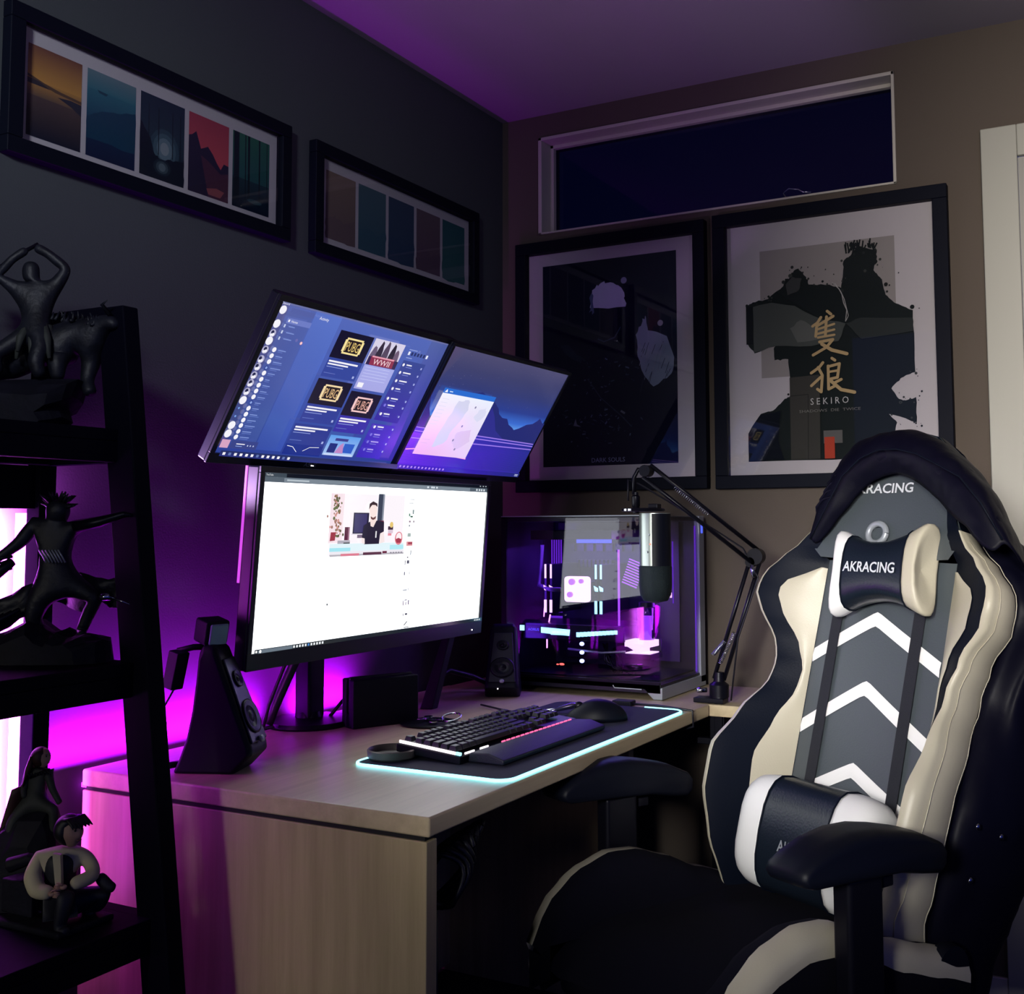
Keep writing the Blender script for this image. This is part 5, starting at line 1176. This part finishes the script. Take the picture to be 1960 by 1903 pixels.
for i in range(9):
    z = i/8; a = BK(.225, .60, -.085)+Vector((-.06*z, 0, -.46*z)); rows_.append([a+Vector((-.006*math.sin(j*2+i*.7)-.02*j/5, .022*j*(1-.35*z*z), .03*z*z*j*.4)) for j in range(6)])
mb.loft(rows_, closed=False); fp_ = jput(mb, 'front_panel', 'jacket', smooth=True, sub=1); q_ = fp_.modifiers.new('solid', 'SOLIDIFY'); q_.thickness = .004
for u_, s_, d_ in ((.293, .249, .030), (.311, .241, -.010), (.280, .162, .012)):
    mb = MB(); mb.lathe([(.0025, 0), (.0055, .001), (.0055, .003), (.0025, .004)], BK(u_, s_, d_), 14, axis='y'); jput(mb, 'snap_button', 'chrome', smooth=True)

# ------------------------------------------------------------------ ladder shelf
sh = empty('ladder_shelf', (.3, -1.9, 0), 'black leaning ladder shelf with figurines at the left edge', 'shelf')
YR0, YR1 = -1.652, -1.620; YL0, YL1 = -2.43, -2.398
def fx(z): return .272-(z-1.537)*.1314          # front post outer face at height z
def post(y0, y1):
    P_ = []
    for z in (0, 1.537): P_ += [(fx(z)-.062, y0, z), (fx(z), y0, z), (fx(z), y1, z), (fx(z)-.062, y1, z)]
    mb = MB(); mb.add(P_, [(3, 2, 1, 0), (4, 5, 6, 7), (0, 1, 5, 4), (1, 2, 6, 5), (2, 3, 7, 6), (3, 0, 4, 7)]); return mb
for y0, y1 in ((YR0, YR1), (YL0, YL1)):
    post(y0, y1).build('front_post', 'blackw', sh, bevel=.003)
    MB().box(.048, .082, y0, y1, 0, 1.52).build('rear_post', 'blackw', sh, bevel=.002)
    MB().box(.05, .215, y0+.002, y1-.002, 1.475, 1.540).build('top_rail', 'blackw', sh, bevel=.003)
for z1 in (1.332, .958, .572, .19):
    fr = fx(z1)-.030
    mb = MB(); mb.box(.085, fr, YL1, YR0+.001, z1-.020, z1); mb.box(fr-.022, fr, YL1, YR0+.001, z1-.054, z1-.020); mb.box(.085, .105, YL1, YR0+.001, z1-.054, z1-.020)
    mb.build('shelf_board', 'blackw', sh, bevel=.002)
    MB().box(.085, fx(z1)-.06, YR0+.004, YR1-.004, z1-.054, z1-.002).build('side_rail', 'blackw', sh)
MB().box(.05, .07, -2.39, YR0+.001, 1.205, 1.278).build('rear_rail', 'blackw', sh)

# ------------------------------------------------------------------ statuettes
RV = Vector((.8867, .4623, 0)); FV = Vector((-.4623, .8867, 0))     # picture right, picture depth: statuettes face the room
def skin(name, anchor, J, E, m_, parent, sub=2):
    """J: name->(a, z, depth, radius); E: edges. grown with a skin modifier and baked to one mesh"""
    keys = list(J); A = Vector(anchor)
    me = bpy.data.meshes.new(name); me.from_pydata([tuple(A+RV*J[k][0]+FV*J[k][2]+Vector((0, 0, J[k][1]))) for k in keys], [(keys.index(a), keys.index(b)) for a, b in E], [])
    ob = bpy.data.objects.new(name, me); COL.objects.link(ob)
    md = ob.modifiers.new('skin', 'SKIN'); md.use_smooth_shade = True
    for i, k in enumerate(keys):
        v = me.skin_vertices[0].data[i]; r_ = J[k][3]; v.radius = (r_, r_) if not hasattr(r_, '__len__') else r_; v.use_root = (i == 0)
    s_ = ob.modifiers.new('sub', 'SUBSURF'); s_.levels = sub; s_.render_levels = sub
    bpy.context.view_layer.update()
    ev = ob.evaluated_get(bpy.context.evaluated_depsgraph_get()); nm = bpy.data.meshes.new_from_object(ev)
    bpy.data.objects.remove(ob)
    inv = wm(parent).inverted()
    for v in nm.vertices: v.co = inv @ v.co
    nm.materials.clear(); nm.materials.append(M[m_] if isinstance(m_, str) else m_)
    for p in nm.polygons: p.use_smooth = True
    o = bpy.data.objects.new(name, nm); COL.objects.link(o); o.parent = parent; return o
def chain(*k): return list(zip(k, k[1:]))
def LP(A, a, z, d): return Vector(A)+RV*a+FV*d+Vector((0, 0, z))
def rock(A, pts, depth, seed, parent, name='base'):
    """rough plinth from side profile pts (a,z), given depth"""
    mb = MB(); n = 7; rings = []
    rd = random.Random(seed)
    for i in range(n):
        t_ = -1+2*i/(n-1); k_ = (1-abs(t_)**3)*.35+.65
        rings.append([LP(A, a*k_+rd.uniform(-.003, .003), (z if z < .006 else z*k_+rd.uniform(-.003, .003)), t_*depth) for a, z in pts])
    mb.loft(rings); return mb.build(name, 'stat2', parent)
def face(A, c, r_, dirv, parent, m_='figure_skin', turn=0):
    pass

# A: barbarian-like rider swinging an axe over a shaggy beast, top shelf
A = (.137, -1.715, 1.333)
sa = empty('statuette', A, 'dark statuette of a fighter with arms raised over a horned beast, top shelf', 'statuette')
rock(A, [(-.14, 0), (-.15, .03), (-.13, .07), (-.05, .082), (.03, .080), (.085, .078), (.075, .05), (.052, .035), (.06, .016), (.045, .0)], .055, 1, sa)
skin('rider_body', A, dict(pel=(.010, .165, 0, .024), wai=(.004, .190, 0, .020), che=(.000, .222, 0, .026), nec=(-.004, .243, 0, .011), hea=(-.007, .262, 0, (.014, .016)), top=(-.007, .280, 0, .011),
     ls=(-.030, .234, -.01, .012), le=(-.052, .250, -.02, .008), lw=(-.028, .278, -.02, .007), lh=(-.008, .297, -.01, .008), rs=(.030, .238, .01, .013), re=(.048, .268, .01, .010), rw=(.020, .292, 0, .008), rh=(-.001, .303, 0, .009),
     lt=(-.02, .140, -.02, .016), lk=(-.045, .118, -.035, .013), lf=(-.04, .085, -.03, .010), rt=(.03, .135, -.02, .018), rk=(.02, .110, -.035, .014), rf=(.03, .080, -.03, .010)),
     chain('pel', 'wai', 'che', 'nec', 'hea', 'top')+chain('che', 'ls', 'le', 'lw', 'lh')+chain('che', 're' if False else 'rs', 're', 'rw', 'rh')+chain('pel', 'lt', 'lk', 'lf')+chain('pel', 'rt', 'rk', 'rf'), 'stat', sa)
MB().tube([LP(A, .004, .308, 0), LP(A, -.03, .278, -.02), LP(A, -.075, .235, -.03)], [.003, .004, .003], 8).build('axe_handle', 'blackm', sa, smooth=True)
t = MB(); t.prism([(-.085, .252), (-.068, .262), (-.052, .245), (-.066, .226), (-.088, .224), (-.078, .238)], lambda a, b, d: LP(A, a, b, d), -.034, -.028); t.build('axe_head', 'blackm', sa)
t = MB()
for k in range(16):
    a = 2*PI*k/16; r0 = .024+.006*(k % 3); t.tube([LP(A, .010+.020*math.cos(a), .170, .02*math.sin(a)), LP(A, .010+r0*math.cos(a), .145, r0*math.sin(a)), LP(A, .012+r0*1.2*math.cos(a), .112+.01*(k % 2), r0*1.2*math.sin(a))], [.006, .007, .003], 6)
t.build('kilt', 'green', sa, smooth=True)
skin('beast_body', A, dict(b0=(-.02, .125, .02, .030), b1=(.04, .150, .02, .034), b2=(.085, .158, .02, .032), ne=(.112, .172, .01, .020), he=(.128, .178, 0, .014), mu=(.142, .168, -.005, .008),
     fa=(.088, .110, .02, .016), fb=(.086, .080, .01, .011), fc=(.098, .055, .0, .012), ga=(.045, .105, -.01, .016), gb=(.048, .078, -.01, .010), ha=(-.05, .11, .02, .028), hb=(-.09, .10, .02, .024), hc=(-.10, .07, .02, .014)),
     chain('b0', 'b1', 'b2', 'ne', 'he', 'mu')+chain('b2', 'fa', 'fb', 'fc')+chain('b1', 'ga', 'gb')+chain('b0', 'ha', 'hb', 'hc'), 'stat', sa)
t = MB(); rd = random.Random(6)
for k in range(42):
    a_ = rd.uniform(.03, .13); z_ = .178+.006*math.sin(a_*40); t.tube([LP(A, a_, z_-.004, rd.uniform(-.01, .03)), LP(A, a_+rd.uniform(-.004, .004), z_+rd.uniform(.006, .016), rd.uniform(-.01, .03))], [.0035, .001], 5)
for sg in (-1, 1): t.tube([LP(A, .128, .188, sg*.008), LP(A, .120, .202, sg*.018), LP(A, .132, .208, sg*.026)], [.004, .003, .0008], 6)
t.build('mane_and_horns', 'stat', sa, smooth=True)

# B: crowned warrior with both arms stretched, middle shelf
A = (.180, -1.705, .959)
sb = empty('statuette', A, 'dark statuette of a crowned archer with both arms stretched wide, middle shelf', 'statuette')
rock(A, [(-.13, 0), (-.13, .03), (-.06, .05), (-.02, .07), (.005, .05), (.025, .042), (.035, .052), (.05, .043), (.07, .044), (.085, .040), (.10, .034), (.104, .012), (.104, 0)], .05, 2, sb)
skin('body', A, dict(pel=(.008, .135, 0, .024), wai=(.010, .162, 0, .019), che=(.008, .196, 0, .027), nec=(.010, .222, 0, .014), hea=(.014, .240, -.004, (.021, .022)), top=(.012, .258, 0, .015),
     rs=(.035, .213, 0, .014), re=(.062, .219, -.005, .010), rw=(.090, .225, -.01, .007), rh=(.110, .229, -.012, .007), ls=(-.026, .218, 0, .015), le=(-.040, .190, -.015, .011), lw=(-.060, .172, -.025, .008), lh=(-.085, .155, -.03, .008),
     rt=(.045, .118, 0, .018), rk=(.078, .100, 0, .014), rf=(.062, .070, .005, .011), ra=(.052, .045, .005, .009), rto=(.062, .042, -.012, .007), lt=(-.01, .10, -.01, .020), lk=(-.02, .065, -.01, .014), lf=(-.01, .045, 0, .012)),
     chain('pel', 'wai', 'che', 'nec', 'hea', 'top')+chain('che', 'rs', 're', 'rw', 'rh')+chain('che', 'ls', 'le', 'lw', 'lh')+chain('pel', 'rt', 'rk', 'rf', 'ra', 'rto')+chain('pel', 'lt', 'lk', 'lf'), 'stat', sb)
t = MB(); rd = random.Random(16)
for k in range(30):
    a = rd.uniform(0, PI); b = rd.uniform(-1, 1); c = Vector((math.cos(a)*.016, 0, math.sin(a)*.018))
    t.tube([LP(A, .012+c.x*.9, .246+c.z*.7, b*.010), LP(A, .012+c.x*1.8, .246+c.z*1.5, b*.024)], [.004, .0008], 5)
t.build('spiked_crown', 'stat', sb, smooth=True)
t = MB()
for k in range(7): t.tube([LP(A, -.004+.005*k, .178, -.026), LP(A, .002+.005*k, .170, -.028), LP(A, .008+.005*k, .158, -.026)], .0014, 5)
t.build('rib_armour', 'silver', sb, smooth=True)
t = MB(); t.tube([LP(A, .045, .215, -.012), LP(A, .085, .222, -.015), LP(A, .125, .234, -.015), LP(A, .14, .232, -.01)], [.010, .009, .005, .0015], 8); t.build('gauntlet', 'blackm', sb, smooth=True)
t = MB(); rows_ = []
for i in range(8):
    z = i/7; rows_.append([LP(A, .010+.022*math.cos(.5+j*.5)+z*(.016*j-.03), .150-z*.055-.003*j*z*(1 if i % 2 else .4), .018*math.sin(.5+j*.5)+.01) for j in range(8)])
t.loft(rows_, closed=False); o = t.build('skirt', 'stat', sb, smooth=True, sub=1)
t = MB(); rows_ = []
for i in range(9):
    z = i/8; rows_.append([LP(A, .04+z*.10, .140-.010*math.sin(z*PI)-j*(.006+.006*z)+.002*math.sin(i*3+j), .02+.006*math.sin(i+j)) for j in range(6)])
t.loft(rows_, closed=False); o = t.build('cape', 'stat', sb, smooth=True); q_ = o.modifiers.new('s', 'SOLIDIFY'); q_.thickness = .003
t = MB(); t.tube([LP(A, .088, .102, -.01), LP(A, .104, .103, -.01)], .006, 8); t.tube([LP(A, .104, .103, -.01), LP(A, .145, .087, -.01)], [.003, .0008], 6); t.build('dagger', 'chrome', sb, smooth=True)
t = MB()
for k in range(4): t.tube([LP(A, -.045, .168-.006*k, -.03), LP(A, -.075, .163-.008*k, -.03), LP(A, -.13, .155-.012*k, -.03)], [.003, .002, .001], 6)
t.tube([LP(A, -.045, .160, -.03), LP(A, -.08, .13, -.03), LP(A, -.13, .11, -.03)], [.008, .009, .006], 8)
t.build('bow_limbs', 'blackm', sb, smooth=True)
t = MB(); rows_ = []
for i in range(7):
    z = i/6; rows_.append([LP(A, -.02-z*.10, .125-z*.05-j*.010+.003*math.sin(i*2+j*1.3), -.01+.005*math.sin(i+j*2)) for j in range(6)])
t.loft(rows_, closed=False); o = t.build('cloak_tail', 'stat', sb, smooth=True); q_ = o.modifiers.new('s', 'SOLIDIFY'); q_.thickness = .003
for k in range(5):
    MB().tube([LP(A, -.03-.012*k, .085-.004*k, -.03), LP(A, -.07-.012*k, .062-.006*k, -.04), LP(A, -.12, .045-.008*k, -.04)], [.004, .005, .001], 6).build('spear_point', 'blackm', sb, smooth=True)

# C: long haired woman seated on rock, lower shelf rear
A = (.125, -1.700, .573)
sc = empty('statuette', A, 'statuette of a long red-haired woman seated on dark rocks, lower shelf rear', 'statuette')
rock(A, [(-.10, 0), (-.10, .06), (-.06, .075), (-.03, .105), (-.02, .125), (.01, .15), (.05, .150), (.06, .12), (.065, .06), (.06, 0)], .045, 3, sc)
skin('body', A, dict(pel=(.018, .160, 0, .016), wai=(.024, .178, 0, .013), che=(.028, .198, 0, .016), nec=(.029, .212, 0, .006), rs=(.044, .204, -.004, .008), re=(.052, .184, -.01, .006), rw=(.062, .168, -.012, .005), rh=(.068, .158, -.012, .005),
     ls=(.010, .204, .004, .008), le=(.006, .182, -.008, .006), lw=(.012, .168, -.016, .005), rt=(.040, .158, -.012, .011), rk=(.062, .150, -.02, .009), rf=(.060, .115, -.015, .007), lt=(.006, .148, -.012, .012), lk=(-.005, .128, -.024, .010), lf=(.0, .095, -.024, .008)),
     chain('pel', 'wai', 'che', 'nec')+chain('che', 'rs', 're', 'rw', 'rh')+chain('che', 'ls', 'le', 'lw')+chain('pel', 'rt', 'rk', 'rf')+chain('pel', 'lt', 'lk', 'lf'), 'green', sc)
def head(A, a, z, d, r_, parent, yaw=0, m_='skin', hat=False):
    """small sculpted head looking to picture right; yaw turns it towards the viewer"""
    X = Matrix.Translation(LP(A, a, z, d)) @ Matrix.Rotation(math.atan2(RV.y, RV.x)+yaw, 4, 'Z')
    def f(q):
        x, y, z_ = q.x/r_, q.y/r_, q.z/r_
        if z_ < -.2: x = x*(1-.18*(-z_-.2))+.10*(-z_-.2); y = y*(1-.42*(-z_-.2))
        if x > .5 and abs(y) < .28 and -.35 < z_ < .15: x += .20*(1-abs(y)/.28)*(.6-z_)       # nose
        if x > .6 and .10 < z_ < .34 and abs(abs(y)-.32) < .16: x -= .10                      # eye sockets
        if x > .5 and -.62 < z_ < -.48 and abs(y) < .3: x -= .06                               # mouth line
        return Vector((x*r_, y*r_*.86, z_*r_*1.18))
    mb = MB(); mb.ball((0, 0, 0), r_, 28, 22, fn=f); mb.v = [X @ Vector(p) for p in mb.v]
    for sg in (-1, 1): mb.ball(X @ Vector((-.02*r_, sg*.86*r_, -.02*r_)), (.16*r_, .10*r_, .26*r_), 8, 6)
    o = mb.build('head', m_, parent, smooth=True)
    e = MB()
    for sg in (-1, 1): e.ball(X @ Vector((.80*r_, sg*.30*r_, .22*r_)), .10*r_, 8, 6)
    for sg in (-1, 1): e.tube([X @ Vector((.88*r_, sg*.16*r_, .40*r_)), X @ Vector((.80*r_, sg*.44*r_, .42*r_))], .04*r_, 5)
    e.build('eyes', 'hairb', o, smooth=True); 
    l_ = MB(); l_.tube([X @ Vector((.92*r_, -.20*r_, -.56*r_)), X @ Vector((.98*r_, 0, -.55*r_)), X @ Vector((.92*r_, .20*r_, -.56*r_))], .05*r_, 6); l_.build('lips', mat('lip_tone', '#6c3c38', .5), o, smooth=True)
    return X
X = head(A, .031, .229, 0, .0135, sc, yaw=-.25)
t = MB()
def hf(q): return Vector((q.x-.0035, q.y, q.z*1.05+.0012)) if q.x < .004 or q.z > .006 else Vector((q.x*.6, q.y*.95, q.z+.001))
hb = MB(); hb.ball((0, 0, 0), .0152, 18, 14, fn=hf); hb.v = [X @ Vector(p) for p in hb.v]
for k in range(16):
    a = PI*.55+k*.18; hb.tube([X @ Vector((-.006+.008*math.cos(a), .013*math.sin(a), .004)), X @ Vector((-.010+.012*math.cos(a), .016*math.sin(a), -.018)), X @ Vector((-.015+.014*math.cos(a), .020*math.sin(a), -.040-.004*(k % 3)))], [.0035, .004, .001], 6)
hb.build('hair', 'hairr', sc, smooth=True)
t = MB(); rows_ = []
for i in range(7):
    z = i/6; rows_.append([LP(A, .014-.02*z-.004*j+.006*math.sin(j), .198-.012*i-.004*j, .012-.008*j) for j in range(5)])
t.loft(rows_, closed=False); o = t.build('cloak', 'hairr', sc, smooth=True); q_ = o.modifiers.new('s', 'SOLIDIFY'); q_.thickness = .002
t = MB()
for k in range(14): t.tube([LP(A, .046-.0022*k, .212-.001*k, -.010), LP(A, .054-.003*k, .205+.003*(k % 2), -.016)], [.003, .001], 5)
t.build('fur_collar', 'stat', sc, smooth=True)

# D: seated man, arms crossed on his knee, lower shelf front
A = (.280, -1.722, .5735)
sd_ = empty('statuette', A, 'statuette of a seated man in cream shirt and black vest, lower shelf front', 'statuette')
FD = -.0
skin('legs', A, dict(pel=(-.020, .030, 0, .024), lt=(-.005, .040, -.030, .018), lk=(.012, .058, -.050, .015), lf=(.006, .025, -.052, .011), la=(.004, .008, -.052, .010), lto=(.020, .006, -.062, .008),
     rt=(.018, .034, .006, .018), rk=(.048, .044, .008, .015), rf=(.030, .020, .012, .012), ra=(.012, .012, .012, .010), rto=(.030, .010, .012, .008)),
     chain('pel', 'lt', 'lk', 'lf', 'la', 'lto')+chain('pel', 'rt', 'rk', 'rf', 'ra', 'rto'), 'vest', sd_)
skin('shirt', A, dict(pel=(-.018, .040, 0, .020), wai=(-.020, .065, 0, .019), che=(-.018, .090, 0, .023), nec=(-.014, .113, 0, .009),
     ls=(-.048, .098, -.010, .014), lm=(-.054, .078, -.022, .0145), le=(-.038, .058, -.036, .0135), lw=(-.010, .060, -.050, .010),
     rs=(.010, .098, .010, .013), rm=(.024, .086, .006, .012), re=(.036, .072, -.010, .013), rw=(.012, .068, -.040, .010)),
     chain('pel', 'wai', 'che', 'nec')+chain('che', 'ls', 'lm', 'le', 'lw')+chain('che', 'rs', 'rm', 're', 'rw'), 'shirt', sd_)
skin('vest', A, dict(pel=(-.018, .044, .000, .0235), wai=(-.020, .068, .000, .0240), che=(-.020, .093, .000, .0290), nec=(-.016, .108, .002, .019)), chain('pel', 'wai', 'che', 'nec'), 'vest', sd_)
t = MB(); t.prism([(-.018, .112), (-.006, .110), (-.004, .05), (-.012, .046)], lambda a, b, d: LP(A, a, b, d-.004*(b-.04)/.07), -.0300, -.022); t.build('shirt_front', 'shirt', sd_)
for nm, (a0, z0, d0_), dr in (('hand', (-.008, .060, -.054), 1), ('hand', (.006, .068, -.048), -1)):
    mb = MB(); mb.ball(LP(A, a0, z0, d0_), (.006, .005, .004), 12, 8)
    for k in range(4): mb.tube([LP(A, a0+dr*.003, z0+.003-.0022*k, d0_-.002), LP(A, a0+dr*(.010-.0006*k), z0+.003-.0022*k, d0_-.004), LP(A, a0+dr*(.0135-.001*abs(k-1)), z0+.001-.0024*k, d0_-.001)], [.0014, .0013, .001], 6)
    mb.tube([LP(A, a0, z0+.003, d0_-.003), LP(A, a0+dr*.004, z0+.0065, d0_-.005), LP(A, a0+dr*.008, z0+.007, d0_-.005)], [.0016, .0014, .001], 6)
    mb.build(nm, 'skin', sd_, smooth=True)
skin('boot', A, dict(a=(.036, .072, .0, .009), b=(.046, .060, .0, .010), c=(.056, .052, .0, .009), d=(.064, .050, .0, .007)), chain('a', 'b', 'c', 'd'), 'vest', sd_)
X = head(A, -.004, .137, -.006, .0195, sd_, yaw=-.40)
hb = MB(); 
def hf2(q): return Vector((q.x-.003, q.y*1.0, q.z*1.06+.003)) if q.x < .002 or q.z > .010 else Vector((q.x*.5-.003, q.y*.92, q.z+.001))
hb.ball((0, 0, 0), .0222, 22, 16, fn=hf2); hb.v = [X @ Vector(p) for p in hb.v]
for k in range(12):
    b = -.013+.0024*k; hb.tube([X @ Vector((-.002, b, .020)), X @ Vector((.010, b*1.1, .021)), X @ Vector((.019, b*1.2, .014)), X @ Vector((.023+.003*(k % 2), b*1.3, .009))], [.003, .0035, .0025, .0008], 6)
hb.build('hair', 'hairb', sd_, smooth=True)
t = MB(); t.tube([LP(A, -.040, .050, -.020), LP(A, -.022, .046, -.027), LP(A, .0, .048, -.020)], .0025, 6); t.build('belt', 'blackm', sd_, smooth=True)
t = MB()
for k in range(2): t.box(-.004, .004, -.001, .001, -.0015, .0015, Matrix.Translation(LP(A, -.036+.010*k, .026-.002*k, -.028)))
t.build('belt_buckle', 'chrome', sd_)
MB().box(A[0]-.105, A[0]+.045, A[1]-.06, A[1]+.04, .5725, .583).build('base', 'stat2', sd_, bevel=.004)
t = MB(); t.tube([LP(A, -.10, .085, .0), LP(A, -.07, .095, .0), LP(A, -.045, .09, .005)], [.012, .010, .006], 8)
t.box(-.05, .02, -.03, .03, -.02, .03, Matrix.Translation(LP(A, -.055, .035, .01))); t.build('seat_block', 'stat2', sd_, bevel=.006)
